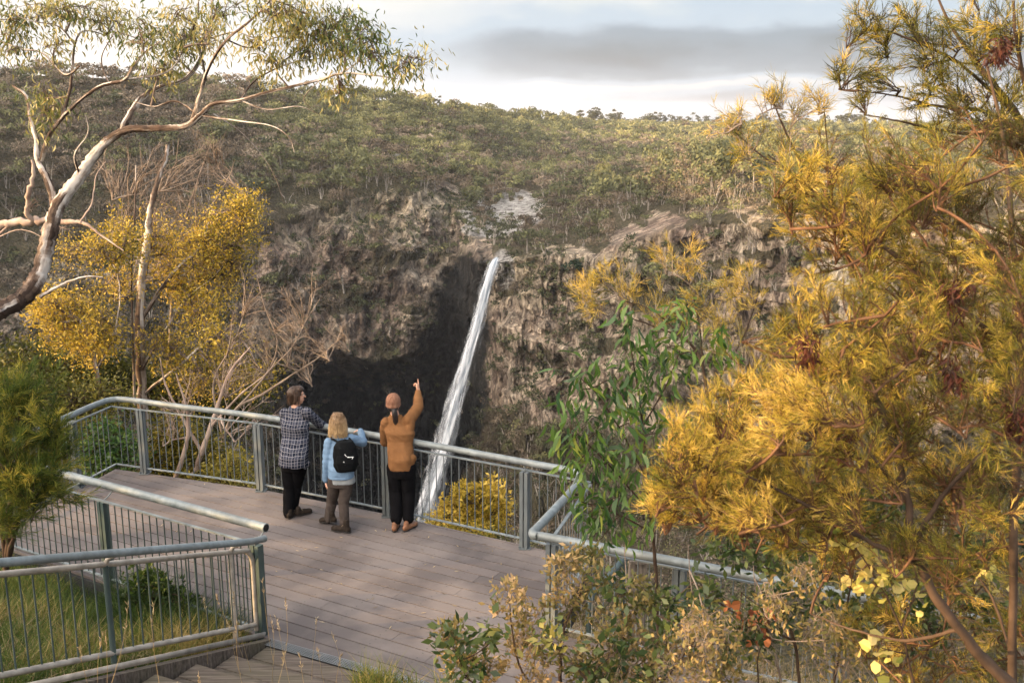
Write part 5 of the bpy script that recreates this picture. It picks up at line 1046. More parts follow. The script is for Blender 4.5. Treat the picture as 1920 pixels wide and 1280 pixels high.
ga.build('grass_tussock', GRASS, label='tall dark green grass tussock behind the stair rail bars', cat='grass tussock')
n = 9000; ga = Acc(); ga.sm = False
pp = rng.uniform(1.0, 5.5, n); dd = rng.uniform(-5.2, -.16, n); q = P0[None] + pv[None] * pp[:, None] + dv[None] * dd[:, None]; ok = ((q - A1) @ np.array([-du[1], du[0]])) * sgn > .1; q = q[ok]
blades(ga, on_ground(q[:, 0], q[:, 1]), .30, .003, .45, .7); ga.build('dry_grass', DRYG, kind='stuff', label='dry straw grass on the bank left of the steps', cat='dry grass')
# right-hand bank and slope beyond the walkway
n = 26000; ga = Acc(); ga.sm = False
x = rng.uniform(.3, 8.5, n); y = rng.uniform(1.5, 15, n); pq = (x - P0[0]) * pv[0] + (y - P0[1]) * pv[1]; dq = (x - P0[0]) * dv[0] + (y - P0[1]) * dv[1]
ok = ((pq > .15) & (dq > 3.35)) | ((pq < -1.45) & ((x > 1.1) | (y > 11.6))); x = x[ok]; y = y[ok]
blades(ga, on_ground(x, y), .42, .0045, .55, .7); ga.build('bank_grass', DRYG, kind='stuff', label='long dry golden grass on the banks at lower right', cat='dry grass')
# tall seeding stalks in front of the deck
ga = Acc(); sd_ = Acc(); sd_.sm = False
for k in range(26):
    pz = rng.uniform(2.2, 3.3); dz = rng.uniform(.2, 3.1) if k < 36 else rng.uniform(-.4, .2); b0 = stp(pz, dz, 0); b0[2] = pz * .33; Ln = rng.uniform(.5, 1.05)
    if k < 14: pz = rng.uniform(.5, 1.6); b0 = stp(pz, rng.uniform(.2, 1.8), pz * .33); Ln = rng.uniform(.35, .8)
    tp = b0 + [rng.normal(0, .14) * Ln, rng.normal(0, .14) * Ln, Ln]; pth = bend(b0, tp, 5, .05); ga.tube(pth, np.linspace(.0022, .0010, 6), 3, cap=False)
    nn = 16; base = pth[4] + (pth[5] - pth[4]) * rng.random((nn, 1)); d = rand_dirs(nn) * .6 + [0, 0, .8]; quads(base, d, sidevec(d), .035, .006, rng.random(nn), sd_)
r = empty('grass_stalks', stp(2.5, 1.5, .8), label='thin dry seeding stalks rising in front of the deck boards', cat='dry stalks', kind='stuff'); ga.build('stems', DRYG, r); sd_.build('seed_heads', DRYG, r)
# straw and fresh tufts growing at the bottom edge
ga = Acc(); ga.sm = False
for k in range(6):
    c = atz(rng.uniform(640, 860), rng.uniform(1272, 1330), .6); nn = 170; a_ = rng.random(nn) * 6.283; r0 = np.sqrt(rng.random(nn)) * .13
    blades(ga, np.stack([c[0] + np.cos(a_) * r0, c[1] + np.sin(a_) * r0, 0 * a_ + .5], -1), .30, .0035, .72, .5)
ga.build('bottom_grass', GRASS, kind='stuff', label='yellow green grass tufts over the steps at the bottom edge', cat='grass')
# fallen leaf litter on the deck
lt = Acc(); lt.sm = False; nn = 60; x = rng.uniform(-4.5, 0, nn); y = 9.9 + (-(x + 2.4)) * .5 + rng.uniform(-.6, 2.4, nn); d = rand_dirs(nn) * [1, 1, .08]; d /= np.linalg.norm(d, axis=1)[:, None]; W = np.cross(d, [0, 0, 1])
quads(np.stack([x, y, 0 * x + .006], -1), d, W, .07, .012, rng.random(nn), lt); lt.build('leaf_litter', DRYG, kind='stuff', label='few fallen pale leaves lying on the deck boards', cat='leaf litter')

# ------------------------------------------------------------------ the three people
def uv_ell(c, r, rot=None, nu=20, nv=12):
    th = np.linspace(0, math.pi, nv + 1); ph = np.arange(nu) / nu * 2 * math.pi
    v = np.stack([np.sin(th)[:, None] * np.cos(ph), np.sin(th)[:, None] * np.sin(ph), np.cos(th)[:, None] + 0 * ph], -1).reshape(-1, 3) * r
    if rot is not None: v = v @ np.array(rot).T
    i = np.arange(nv)[:, None] * nu; j = np.arange(nu)[None]; k = (j + 1) % nu
    return v + c, np.stack([i + j, i + nu + j, i + nu + k, i + k], -1).reshape(-1, 4)
def cap(a, b, ra, rb, n=14):
    a = np.array(a, float); b = np.array(b, float); d = b - a; Ln = np.linalg.norm(d) + 1e-9; d = d / Ln
    s = [(-ra, 1e-4), (-ra * .7, ra * .71), (0, ra)] + [(Ln * t, ra + (rb - ra) * t) for t in (.33, .66)] + [(Ln, rb), (Ln + rb * .7, rb * .71), (Ln + rb, 1e-4)]
    r = np.cross(d, [0, 0, 1.] if abs(d[2]) < .9 else [1., 0, 0]); r /= np.linalg.norm(r); u = np.cross(d, r); ang = np.arange(n) / n * 2 * math.pi
    v = np.array([a + d * t + (np.cos(g_) * r + np.sin(g_) * u) * max(q, 1e-4) for t, q in s for g_ in ang]); m = len(s)
    i = np.arange(m - 1)[:, None] * n; j = np.arange(n)[None]; k = (j + 1) % n
    return v, np.stack([i + j, i + k, i + n + k, i + n + j], -1).reshape(-1, 4)
def loft(secs, right, fwd, n=24):
    """secs: (centre, half width, half depth)"""
    ang = np.arange(n) / n * 2 * math.pi; v = []
    secs = [(secs[0][0], 1e-4, 1e-4)] + list(secs) + [(secs[-1][0], 1e-4, 1e-4)]
    for c, rx, ry in secs:
        for a in ang: v.append(np.array(c) + right * (math.copysign(abs(math.cos(a)) ** .85, math.cos(a)) * rx) + fwd * (math.copysign(abs(math.sin(a)) ** .85, math.sin(a)) * ry))
    m = len(secs); i = np.arange(m - 1)[:, None] * n; j = np.arange(n)[None]; k = (j + 1) % n
    return np.array(v), np.stack([i + j, i + k, i + n + k, i + n + j], -1).reshape(-1, 4)
def fuse(name, shapes, mat, parent, voxel=.007, smooth=6, disp=None, **k):
    """grow one continuous skin round the given shapes"""
    a = Acc()
    for v, f in shapes:
        v = np.asarray(v, float); c0 = v.mean(0); A_, B_, C_, D_ = (v[f[:, q]] - c0 for q in range(4))
        if (np.einsum('ij,ij->i', A_, np.cross(B_, C_)) + np.einsum('ij,ij->i', A_, np.cross(C_, D_))).sum() < 0: f = f[:, ::-1]
        a.add(v, f)
    o = a.build(name, mat, parent)
    r = o.modifiers.new('r', 'REMESH'); r.mode = 'VOXEL'; r.voxel_size = voxel; r.use_smooth_shade = True
    s = o.modifiers.new('s', 'SMOOTH'); s.iterations = smooth; s.factor = .5
    dg = bpy.context.evaluated_depsgraph_get(); me = bpy.data.meshes.new_from_object(o.evaluated_get(dg)); me.name = name
    o.modifiers.clear(); o.data = me
    if not me.materials: me.materials.append(mat)
    if disp is not None:
        n = len(me.vertices); co = np.empty(n * 3, np.float32); me.vertices.foreach_get('co', co); co = co.reshape(-1, 3)
        nn = np.empty(n * 3, np.float32); me.vertices.foreach_get('normal', nn); nn = nn.reshape(-1, 3)
        co = co + nn * disp(co)[:, None]; me.vertices.foreach_set('co', co.astype(np.float32).ravel()); me.update()
    me.polygons.foreach_set('use_smooth', np.ones(len(me.polygons), bool))
    return props(o, **k)
def unit(v): v = np.array(v, float); return v / (np.linalg.norm(v) + 1e-9)
def hand(w, d, nrm, curls, s=1.0, side=1):
    """palm from wrist w along d, palm facing nrm; curls: index..little, thumb (radians per joint)"""
    d = unit(d); nrm = unit(np.array(nrm) - d * np.dot(nrm, d)); r = np.cross(d, nrm) * side; sh = []
    R_ = np.stack([d, r, nrm], 1)
    sh.append(uv_ell(w + d * .048 * s, np.array([.052, .041, .016]) * s, R_)); sh.append(cap(w - d * .02, w + d * .02 * s, .025 * s, .024 * s))
    for k, (off, ln) in enumerate(((.030, .074), (.010, .082), (-.010, .076), (-.029, .060))):
        b = w + d * .088 * s + r * off * s; a_ = 0; dr = unit(d + r * off * 2.5); rad = .0088 * s
        sh.append(cap(w + d * .05 * s + r * off * .8 * s, b, .011 * s, .0095 * s))
        for q, fr in enumerate((.45, .30, .25)):
            a_ += curls[k]; dd = unit(dr * math.cos(a_) + nrm * math.sin(a_)); e = b + dd * ln * fr * s; sh.append(cap(b, e, rad, rad * .9, 10)); b = e; rad *= .92
    b = w + d * .022 * s + r * .030 * s; dr = unit(d * .7 + r * .75 + nrm * .25); a_ = 0; rad = .0115 * s
    for q, ln in enumerate((.036, .032, .026)):
        e = b + unit(dr - r * curls[4] * q * .7 + nrm * curls[4] * q * .5) * ln * s; sh.append(cap(b, e, rad, rad * .9, 10)); b = e; rad *= .9
    return sh
def head_shapes(c, f, up, s=1.0):
    """skull, jaw, nose, ears, brow; c = centre of the head, f = way it faces"""
    f = unit(f); up = unit(np.array(up) - f * np.dot(up, f)); r = np.cross(f, up); R_ = np.stack([r, f, up], 1); q = lambda x, y, z: c + (r * x + f * y + up * z) * s
    sh = [uv_ell(q(0, -.008, .028), np.array([.074, .094, .088]) * s, R_), uv_ell(q(0, .022, -.035), np.array([.060, .070, .078]) * s, R_), uv_ell(q(0, .052, -.088), np.array([.026, .026, .022]) * s, R_),
          cap(q(0, .090, .012), q(0, .112, -.024), .009 * s, .013 * s, 10), uv_ell(q(0, .080, -.062), np.array([.026, .014, .010]) * s, R_), uv_ell(q(0, .082, .034), np.array([.048, .014, .010]) * s, R_)]
    for e in (-1, 1): sh.append(uv_ell(q(e * .074, -.004, -.008), np.array([.010, .019, .032]) * s, R_))
    return sh, q, R_
skin = flat('skin', (.50, .27, .18), .55, .35, var=.08, sc=20); skin2 = flat('skin_fair', (.58, .34, .24), .55, .35, var=.08, sc=20)
def face_bits(root_head, q, R_, s, brow=(.03, .018, .012)):
    for e in (-1, 1):
        a = Acc(); a.add(*uv_ell(q(e * .029, .0835, .010), np.array([.012, .0075, .0065]) * s, R_, 10, 6)); o = a.build('eye', EYE, root_head)
        a = Acc(); a.add(*uv_ell(q(e * .029, .0895, .010), np.array([.0055, .0035, .0055]) * s, R_, 8, 6)); a.build('iris', IRIS, o)
        a = Acc(); a.tube([q(e * .014, .093, .030), q(e * .030, .091, .035), q(e * .046, .080, .030)], [.003, .004, .002], 6); a.build('eyebrow', IRIS, root_head)
    a = Acc(); a.tube([q(-.022, .085, -.060), q(0, .095, -.061), q(.022, .085, -.060)], [.003, .005, .003], 6); a.build('lips', LIPS, root_head)
EYE = flat('eye_white', (.7, .68, .65), .3, .5, var=.02); IRIS = flat('dark_iris', (.03, .02, .015), .3); LIPS = flat('lips', (.36, .14, .11), .5)
def hair_mat(name, a, b, c, zs=None):
    m = M(name, .45, .35); n = m.noise(16, 6, (7, 7, .7), .6); cc = m.ramp(n, [(.3, a), (.55, b), (.75, c)]); m.bump(n, .5, .006)
    return m, cc
def fold(amp, sx=9, sz=5, seed=0, lo=None):
    def f(co):
        a_ = fbm(co[:, 0] * sx, co[:, 1] * sx, co[:, 2] * sz + co[:, 0] * 5, 4, 201 + seed); r = 1 - np.abs(2 * a_ - 1) * 2.4
        return np.clip(r, -.6, 1) * amp
    return f
def shoe(parent, heel, toe, mat, sole, h=.10, w=.048, name='shoe'):
    heel = np.array(heel, float); toe = np.array(toe, float); d = unit((toe - heel) * [1, 1, 1]); r = unit(np.cross(d, [0, 0, 1])); up = np.cross(r, d); R_ = np.stack([d, r, up], 1); Ln = np.linalg.norm(toe - heel)
    m = lambda t, z, x=0: heel + d * Ln * t + up * z + r * x
    sh = [uv_ell(m(.22, .045), (Ln * .24, w * .80, .046), R_), uv_ell(m(.50, .040), (Ln * .30, w * .88, .040), R_), uv_ell(m(.78, .034), (Ln * .24, w, .034), R_), cap(m(.20, .05), m(.22, h), w * .78, w * .72)]
    o = fuse(name, sh, mat, parent, .006, 3)
    fuse('sole', [uv_ell(m(.24, .012), (Ln * .27, w * .86, .014), R_), uv_ell(m(.72, .012), (Ln * .31, w * 1.06, .014), R_), uv_ell(m(.5, .012), (Ln * .3, w * .86, .013), R_)], sole, o, .005, 2)
    for q in range(4):
        a = Acc(); t = .42 + .09 * q; a.tube([m(t, .074 - .012 * q, -w * .45), m(t, .082 - .012 * q, 0), m(t, .074 - .012 * q, w * .45)], .0035, 5); a.build('lace', LACE, o)
    return o
LACE = flat('shoe_lace', (.25, .2, .14)); J = lambda x, y, Y: px3(x, y, Y)
BOOTD = flat('dark_suede', (.025, .019, .015), .85, .1, sc=30); SOLE = flat('rubber_sole', (.018, .016, .015), .8); BOOTB = flat('brown_leather', (.19, .085, .04), .55, .4, sc=25)
TROU = flat('black_cotton_trousers', (.006, .006, .007), .95, .03, sc=14, bump=.3, dist=.006)
FWD = np.array([.35, .94, 0]); RGT = np.array([.94, -.35, 0])
pg = 'three people looking over the rail'

# person 1: checked overshirt, leaning on the rail, face turned right
p1 = empty('person', (-2.72, 12.0, 0), label='person with short dark hair in checked overshirt leaning on the rail', cat='person', group=pg)
hip = J(551, 862, 12.05); chest = J(553, 800, 12.28); neckb = J(554, 765, 12.40); hc = J(555.5, 742, 12.46); shl = J(533, 775, 12.42); shr = J(577, 773, 12.30)
el_l = J(536, 812, 12.78); w_l = J(560, 796, 12.66); el_r = J(599, 795, 12.46); w_r = J(611, 797, 12.62)
fw = unit([.30, .95, 0]); rt = unit([.95, -.30, 0])
hl = hip - rt * .085 + [0, 0, -.02]; hr = hip + rt * .085 + [0, 0, -.02]; kn_l = J(542, 912, 12.10); kn_r = J(556, 909, 12.16); an_l = J(540, 962, 12.0); an_r = J(549, 957, 12.14)
hs, qf, hR = head_shapes(hc, [.93, .36, .02], [0, 0, 1], 1.02)
nk = [cap(neckb - [0, 0, .02], hc - [0.01, 0, .07], .060, .054)]
body = hs + nk + [loft([(hip - [0, 0, .08], .12, .08), (hip + [0, 0, .02], .14, .09), (chest - [0, 0, .08], .13, .085), (chest, .15, .09), (neckb - [0, 0, .06], .14, .075), (neckb, .07, .06)], rt, fw),
   cap(shl, el_l, .042, .036), cap(el_l, w_l, .036, .026), cap(shr, el_r, .042, .036), cap(el_r, w_r, .036, .026), cap(hl, kn_l, .070, .048), cap(kn_l, an_l, .048, .036), cap(hr, kn_r, .070, .048), cap(kn_r, an_r, .048, .036)]
body += hand(w_r, unit([.45, .85, -.25]), [-.2, .1, -1], [.35, .4, .45, .5, .3], .98, 1) + hand(w_l, unit([.9, .4, -.15]), [0, .2, -1], [.3, .35, .4, .45, .3], .98, -1)
bo = fuse('body', body, skin, p1, .0065, 3); face_bits(bo, qf, hR, 1.02)
m_ = M('dark_check_flannel', .95, .04)
def stripe(ax, per, wid, off=0.0):
    sp_ = m_.N.new('ShaderNodeSeparateXYZ'); m_.L.new(m_.tc.outputs['Object'], sp_.inputs[0]); src = sp_.outputs[ax]
    wob = m_.math('MULTIPLY', m_.math('SUBTRACT', m_.noise(5, 3, off=ax), .5), .05); src = m_.math('ADD', src, wob)
    f = m_.math('FRACT', m_.math('ADD', m_.math('DIVIDE', src, per), off)); return m_.math('LESS_THAN', f, wid)
base_ = m_.mix(m_.math('MULTIPLY', m_.math('ADD', stripe(0, .074, .45), stripe(2, .074, .45)), .5), (.010, .013, .024), (.045, .05, .07))
ln_ = m_.math('ADD', stripe(0, .037, .11, .3), stripe(2, .037, .11, .3), True); m_.col(m_.mix(m_.math('MULTIPLY', ln_, .55), base_, (.36, .35, .37))); m_.bump(m_.noise(9, 4), .4, .01)
hem = hip + [0, 0, -.06]
shirt = [loft([(hem + fw * -.02, .185, .14), (hip + [0, 0, .06], .178, .135), (chest - [0, 0, .10], .168, .125), (chest + [0, 0, .02], .182, .122), (neckb - [0, 0, .09], .178, .105), (neckb - [0, 0, .03], .12, .085), (neckb + [0, 0, .012], .068, .066)], rt, fw),
   cap(shl - rt * -.01, (shl + el_l) / 2, .070, .060), cap((shl + el_l) / 2, el_l, .060, .052), cap(el_l, w_l - unit(w_l - el_l) * .02, .052, .040), cap(shr - rt * .012, (shr + el_r) / 2, .072, .060), cap((shr + el_r) / 2, el_r, .060, .052), cap(el_r, w_r - unit(w_r - el_r) * .02, .052, .040),
   cap(neckb + rt * -.06 + [0, 0, -.005], neckb + rt * .06 + [0, 0, -.005], .032, .032), cap(hem + rt * .13, hem + rt * .185 + fw * .03 + [0, 0, .03], .05, .03)]
fuse('overshirt', shirt, m_.m, p1, .008, 4, fold(.011, 6, 7, 1))
tr_ = [loft([(hip + [0, 0, .02], .150, .115), (hip - [0, 0, .06], .160, .12), (hip - [0, 0, .13], .145, .11)], rt, fw), cap(hl, kn_l, .098, .072), cap(kn_l, an_l - [0, 0, .01], .070, .060), cap(hr, kn_r, .098, .072), cap(kn_r, an_r, .070, .060)]
fuse('trousers', tr_, TROU, p1, .008, 4, fold(.008, 7, 5, 2))
shoe(p1, (-2.855, 11.93, .0), (-2.80, 12.19, .0), BOOTD, SOLE); shoe(p1, (-2.79, 12.02, .0), (-2.60, 12.17, .0), BOOTD, SOLE)
m_, cc = hair_mat('dark_brown_hair', (.018, .010, .006), (.05, .028, .017), (.13, .075, .045)); m_.col(cc)
hq = [uv_ell(qf(0, -.020, .040), np.array([.086, .098, .088]), hR), uv_ell(qf(0, -.055, -.02), np.array([.080, .060, .085]), hR), uv_ell(qf(0, .035, .085), np.array([.070, .060, .045]), hR)]
for e in (-1, 1): hq.append(cap(qf(e * .070, -.02, .02), qf(e * .070, -.035, -.07), .026, .022))
for z in range(26):
    t = rng.random(); a_ = rng.uniform(2.0, 4.3); b_ = qf(math.cos(a_ - 1.57) * .07, -abs(math.sin(a_ - 1.57)) * .05 - .045, -.06 + t * .02); hq.append(cap(b_, b_ + np.array([rng.normal(0, .008), rng.normal(0, .008), -.045]), .015, .005, 8))
fuse('hair', hq, m_.m, p1, .006, 2, fold(.006, 30, 6, 5))

def strands(name, root, n, q, mat, rx, ry, top, low, back, rad=.0022, out=1.15):
    a = Acc()
    for z in range(n):
        a_ = rng.uniform(-back, math.pi + back); x0, y0 = math.cos(a_) * rx, -math.sin(a_) * ry - .015; f = rng.uniform(.0, .9); l = low * rng.uniform(.7, 1.06)
        p_ = [q(x0 * f, y0 * f - .005, top - .05 * f * f), q(x0 * 1.03, y0 * 1.03, .045), q(x0 * out, y0 * out, l * .5), q(x0 * out * rng.uniform(.9, 1.12), y0 * out * rng.uniform(.9, 1.12), l)]
        a.tube(smooth_path(p_, 3), np.linspace(rad, rad * .4, 10), 4, cap=False)
    a.build(name, mat, root)
strands('hair_strands', p1, 170, qf, m_.m, .086, .095, .132, -.10, .5, out=1.08)

# person 2: fair shoulder-length hair, pale blue quilted jacket
p2 = empty('person', (-2.12, 11.72, 0), label='person with blonde shoulder-length hair in pale blue quilted jacket wearing a black backpack', cat='person', group=pg)
hip = J(640, 893, 11.74); chest = J(640, 846, 11.84); neckb = J(637, 818, 11.90); hc = J(634, 791, 11.93); shl = J(617, 829, 11.86); shr = J(659, 822, 11.94)
el_l = J(613, 866, 11.78); w_l = J(611, 901, 11.80); el_r = J(680, 829, 12.02); w_r = J(676, 807, 12.16)
rt = unit([.97, .10, 0]); fw = unit([-.10, .97, 0]); hl = hip - rt * .075; hr = hip + rt * .075; kn_l = J(622, 940, 11.84); kn_r = J(644, 943, 11.70); an_l = J(617, 972, 11.78); an_r = J(646, 980, 11.62)
hs, qf, hR = head_shapes(hc, [.15, .98, -.05], [0, 0, 1], .98)
body = hs + [cap(neckb - [0, 0, .02], hc - [0, 0, .07], .050, .046), loft([(hip - [0, 0, .06], .12, .08), (hip + [0, 0, .05], .12, .08), (chest, .13, .08), (neckb - [0, 0, .06], .12, .07), (neckb, .06, .05)], rt, fw),
   cap(shl, el_l, .036, .031), cap(el_l, w_l, .031, .023), cap(shr, el_r, .036, .031), cap(el_r, w_r, .031, .023), cap(hl, kn_l, .064, .043), cap(kn_l, an_l, .043, .032), cap(hr, kn_r, .064, .043), cap(kn_r, an_r, .043, .032)]
body += hand(w_l, [.05, .1, -1], [.9, .1, 0], [.30, .35, .4, .45, .25], .90, 1) + hand(w_r, unit([-.35, .9, -.1]), [0, 0, -1], [.5, .55, .6, .6, .3], .88, 1)
bo = fuse('body', body, skin2, p2, .0065, 3); face_bits(bo, qf, hR, .98)
JK = flat('pale_blue_nylon', (.125, .205, .31), .6, .2, var=.12, sc=8, bump=.25, dist=.01)
def puff(co): return (np.abs(np.sin(co[:, 2] * math.pi / .062 + .6 * fbm(co[:, 0] * 6, co[:, 1] * 6, 0, 2, 7))) ** .6 - .6) * .0045 + (fbm(co[:, 0] * 14, co[:, 1] * 14, co[:, 2] * 14, 3, 9) - .5) * .016
jk = [loft([(hip - [0, 0, .005], .160, .125), (hip + [0, 0, .10], .155, .12), (chest - [0, 0, .02], .160, .12), (neckb - [0, 0, .07], .155, .10), (neckb - [0, 0, .02], .09, .075), (neckb + [0, 0, .03], .065, .062)], rt, fw),
   cap(shl, el_l, .066, .058), cap(el_l, w_l - [0, 0, -.01], .058, .044), cap(shr - rt * .01, el_r, .064, .058), cap(el_r, w_r - unit(w_r - el_r) * .01, .056, .042)]
fuse('quilted_jacket', jk, JK, p2, .007, 3, puff)
fuse('shirt_hem', [loft([(hip - [0, 0, .075] + rt * .02, .150, .118), (hip + rt * .01, .150, .118)], rt, fw)], flat('grey_jersey', (.22, .24, .25), .9), p2, .008, 3, fold(.006, 8, 6, 3))
PT = flat('dark_taupe_trousers', (.055, .045, .040), .95, .04, sc=14, bump=.3, dist=.006)
fuse('trousers', [loft([(hip - [0, 0, .01], .142, .108), (hip - [0, 0, .12], .140, .105)], rt, fw), cap(hl - [0, 0, .02], kn_l, .088, .064), cap(kn_l, an_l, .062, .055), cap(hr - [0, 0, .02], kn_r, .088, .064), cap(kn_r, an_r, .062, .055)], PT, p2, .008, 4, fold(.008, 8, 5, 4))
h1 = J(625, 984, 11.78); h1[2] = .06; t1 = J(594, 966, 11.92); t1[2] = .0
shoe(p2, (-2.20, 11.74, .035), (-2.43, 11.84, .0), BOOTD, SOLE, .13, .05, 'boot'); shoe(p2, (-1.99, 11.50, 0), (-2.24, 11.60, 0), BOOTD, SOLE, .14, .052, 'boot')
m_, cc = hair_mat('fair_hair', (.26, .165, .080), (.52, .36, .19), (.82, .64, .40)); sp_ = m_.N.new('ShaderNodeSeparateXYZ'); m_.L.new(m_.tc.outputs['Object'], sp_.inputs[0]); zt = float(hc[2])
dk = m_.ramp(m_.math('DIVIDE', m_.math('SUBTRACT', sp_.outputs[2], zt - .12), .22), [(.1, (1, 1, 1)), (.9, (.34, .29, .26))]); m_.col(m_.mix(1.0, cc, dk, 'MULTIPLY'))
hq = [uv_ell(qf(0, -.018, .035), np.array([.090, .100, .092]), hR), uv_ell(qf(0, -.045, -.05), np.array([.098, .070, .10]), hR)]
for z in range(60):
    a_ = rng.uniform(-.35, math.pi + .35); x0, y0 = math.cos(a_) * .088, -math.sin(a_) * .075 - .012; b_ = qf(x0 * .55, y0 * .6, .112 if z % 2 else .06); e = qf(x0 * 1.25, y0 * 1.12 + .005, -.165 + rng.uniform(-.02, .015)); md_ = qf(x0 * 1.18, y0 * 1.1, -.08); hq += [cap(b_, qf(x0 * 1.02, y0 * 1.0, .03), .014, .018, 8), cap(qf(x0 * 1.02, y0 * 1.0, .03), md_, .018, .017, 8), cap(md_, e, .018, .006, 8)]
fuse('hair', hq, m_.m, p2, .006, 1, fold(.006, 34, 5, 6))
strands('hair_strands', p2, 260, qf, m_.m, .094, .10, .132, -.185, .35, out=1.22)
# her backpack
bc = chest - fw * .185 + rt * .062 + [0, 0, .0]; bk = empty('backpack', bc, label='black backpack with white printed strokes on the blonde person', cat='backpack')
BKM = flat('black_pack_cloth', (.005, .006, .007), .85, .1, sc=12, bump=.4, dist=.01)
Rb = np.stack([rt, fw, np.array([0, 0, 1.])], 1)
fuse('pack_body', [loft([(bc - [0, 0, .19], .115, .06), (bc - [0, 0, .12], .145, .085), (bc, .150, .092), (bc + [0, 0, .12], .135, .08), (bc + [0, 0, .19], .09, .055)], rt, fw)], BKM, bk, .007, 5, fold(.008, 7, 7, 8))
fuse('front_pocket', [loft([(bc - [0, 0, .16] - fw * .075, .09, .03), (bc - [0, 0, .06] - fw * .088, .115, .038), (bc + [0, 0, .03] - fw * .078, .10, .03)], rt, fw)], BKM, bk, .006, 4)
for e in (-1, 1):
    a = Acc(); q0 = bc + rt * e * .085 + [0, 0, .17] + fw * .03; q1 = chest + rt * e * .105 + fw * -.02 + [0, 0, .17]; q2 = chest + rt * e * .11 + fw * .10 + [0, 0, .10]; a.tube(smooth_path([q0, q1, q2, chest + rt * e * .15 + fw * .12 + [0, 0, -.06], bc + rt * e * .14 - [0, 0, .13] + fw * .05], 4), .014, 8); a.build('strap', BKM, bk)
a = Acc(); a.tube(smooth_path([bc + rt * -.03 + [0, 0, .185], bc + [0, 0, .215], bc + rt * .03 + [0, 0, .185]], 4), .006, 6); a.build('grab_loop', BKM, bk)
WH = flat('white_print', (.75, .76, .76), .5)
def stroke(pts, r=.008):
    P_ = [bc - fw * (.118 - abs(x) * .20) + rt * x + np.array([0, 0, z]) for x, z in pts]; a = Acc(); a.tube(P_, np.linspace(r, r * .5, len(P_)), 6); a.build('printed_mark', WH, bk)
WS = 1.5
stroke([(-.015, -.03), (-.005, -.075), (.02, -.085)]); stroke([(-.055, -.085), (-.03, -.07), (.0, -.068)], .006); stroke([(.0, .06), (.02, .03)], .006); stroke([(.03, .022), (.06, .018), (.10, .02)], .0065); stroke([(.10, .02), (.075, -.02), (.055, -.04)], .005)

# person 3: rust beanie, tan overshirt, pointing
p3 = empty('person', (-1.38, 11.62, 0), label='person in rust beanie and tan overshirt pointing one raised arm at the waterfall', cat='person', group=pg)
hip = J(752, 872, 11.70); chest = J(750, 818, 11.82); neckb = J(742, 781, 11.88); hc = J(738, 757, 11.92); shl = J(722, 792, 11.86); shr = J(768, 789, 11.84)
el_l = J(722, 828, 12.02); w_l = J(741, 836, 12.12); el_r = J(784, 763, 12.02); w_r = J(784, 733, 12.24)
rt = unit([.98, -.12, 0]); fw = unit([.12, .98, 0]); hl = hip - rt * .085; hr = hip + rt * .085; kn_l = J(742, 921, 11.72); kn_r = J(766, 920, 11.72); an_l = J(743, 973, 11.60); an_r = J(766, 971, 11.64)
hs, qf, hR = head_shapes(hc, [.12, .97, .10], [0, 0, 1], 1.0)
body = hs + [cap(neckb - [0, 0, .02], hc - [0, 0, .07], .056, .050), loft([(hip - [0, 0, .08], .12, .08), (hip + [0, 0, .03], .13, .09), (chest, .145, .09), (neckb - [0, 0, .06], .14, .075), (neckb, .06, .055)], rt, fw),
   cap(shl, el_l, .040, .034), cap(el_l, w_l, .034, .025), cap(shr, el_r, .040, .034), cap(el_r, w_r, .034, .025), cap(hl, kn_l, .068, .046), cap(kn_l, an_l, .046, .034), cap(hr, kn_r, .068, .046), cap(kn_r, an_r, .046, .034)]
pd = unit(J(782, 712, 12.30) - w_r)
body += hand(w_r, pd, [-.9, .25, -.2], [.02, 1.05, 1.15, 1.2, .7], 1.0, -1) + hand(w_l, unit([.75, .6, -.2]), [0, .3, -1], [.35, .4, .45, .5, .3], .95, -1)
bo = fuse('body', body, skin, p3, .0055, 2); face_bits(bo, qf, hR, 1.0)
TAN = flat('tan_brushed_cotton', (.165, .080, .034), .92, .06, var=.16, sc=9, bump=.35, dist=.008); hem = hip + [0, 0, -.02]
a_l = (shl + el_l) / 2
sh3 = [loft([(hem - [0, 0, .02], .150, .125), (hip + [0, 0, .10], .150, .12), (chest - [0, 0, .04], .160, .118), (chest + [0, 0, .06], .182, .115), (neckb - [0, 0, .10], .180, .10), (neckb - [0, 0, .035], .115, .08), (neckb + [0, 0, .01], .064, .062)], rt, fw),
   cap(shl + rt * .01, el_l, .068, .056), cap(el_l, w_l - unit(w_l - el_l) * .02, .054, .042), cap(shr - rt * .02, el_r, .074, .060), cap(el_r, w_r - unit(w_r - el_r) * .015, .058, .042), cap(chest + rt * .11 + [0, 0, .05], shr + rt * .01, .06, .06),
   cap(neckb - rt * .055 + [0, 0, -.005], neckb + rt * .055 + [0, 0, -.005], .030, .030), cap(hem + rt * .07 + [0, 0, .03], hem + rt * .14 + [0, 0, .12], .07, .05)]
fuse('overshirt', sh3, TAN, p3, .0075, 4, fold(.012, 5, 8, 11))
fuse('trousers', [loft([(hip + [0, 0, .0], .142, .112), (hip - [0, 0, .08], .155, .12), (hip - [0, 0, .14], .15, .11)], rt, fw), cap(hl - [0, 0, .02], kn_l, .096, .080), cap(kn_l, an_l, .078, .068), cap(hr - [0, 0, .02], kn_r, .096, .080), cap(kn_r, an_r, .078, .068)], TROU, p3, .008, 4, fold(.008, 7, 5, 12))
shoe(p3, (-1.455, 11.50, 0), (-1.44, 11.76, 0), BOOTB, SOLE, .10, .046); shoe(p3, (-1.34, 11.52, 0), (-1.20, 11.75, 0), BOOTB, SOLE, .10, .046)
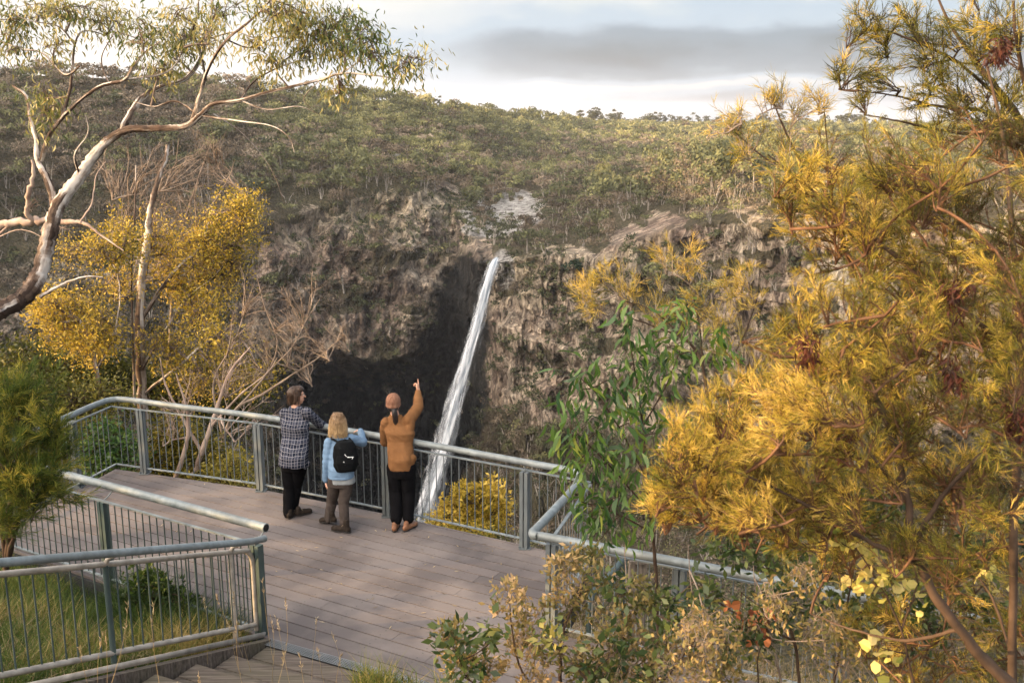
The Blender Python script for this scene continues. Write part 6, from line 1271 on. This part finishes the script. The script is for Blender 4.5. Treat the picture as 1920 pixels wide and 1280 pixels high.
g = M('rust_ribbed_knit', .95, .1); n_ = g.noise(60, 2, (1, 1, .15)); g.col(g.ramp(n_, [(.35, (.15, .072, .045)), (.65, (.27, .145, .095))])); g.bump(n_, .9, .008)
bn_ = fuse('beanie', [uv_ell(qf(0, -.014, .048), np.array([.091, .108, .096]), hR), uv_ell(qf(0, -.02, .012), np.array([.092, .106, .05]), hR)], g.m, p3, .006, 3, lambda co: (np.abs(np.sin(np.arctan2(co[:, 1] - (hc[1] - 11.62), co[:, 0] - (hc[0] + 1.38)) * 22)) - .5) * .004)
fuse('beanie_cuff', [uv_ell(qf(0, -.020, -.002), np.array([.096, .110, .034]), hR)], g.m, bn_, .006, 2)
m_, cc = hair_mat('black_hair', (.006, .005, .005), (.016, .011, .010), (.05, .035, .03)); m_.col(cc)
pt = smooth_path([qf(.02, -.085, -.03), qf(.035, -.118, -.07), qf(.045, -.125, -.15), qf(.048, -.125, -.25), qf(.05, -.12, -.30)], 3)
rr_ = [.030, .030, .031, .033, .034, .033, .032, .030, .027, .023, .018, .012, .006]
hq = [cap(pt[i_], pt[i_ + 1], rr_[i_], rr_[i_ + 1], 10) for i_ in range(12)] + [uv_ell(qf(0, -.06, -.035), np.array([.066, .045, .042]), hR)]
fuse('ponytail', hq, m_.m, p3, .005, 1, fold(.005, 40, 5, 14))
for nm, q in (('p1', p1), ('p2', p2), ('p3', p3)):
    zs = [max((c.matrix_local @ Vector(b))[2] for b in c.bound_box) for c in q.children if c.type == 'MESH']; print(nm, 'top z', round(max(zs), 3))

# ------------------------------------------------------------------ the air: even pale haze round the whole place
hzv = Acc(); hzv.box((-7400, -900, -420), (7400, 8200, 190)); 
m_ = bpy.data.materials.new('haze_air'); m_.use_nodes = True; t_ = m_.node_tree
for n_ in list(t_.nodes): t_.nodes.remove(n_)
o_ = t_.nodes.new('ShaderNodeOutputMaterial'); pvn = t_.nodes.new('ShaderNodeVolumePrincipled'); pvn.inputs['Density'].default_value = .00008; pvn.inputs['Color'].default_value = (.93, .95, 1, 1)
pvn.inputs['Anisotropy'].default_value = .3
t_.links.new(pvn.outputs[0], o_.inputs['Volume'])
hzv.build('haze', m_, kind='stuff')
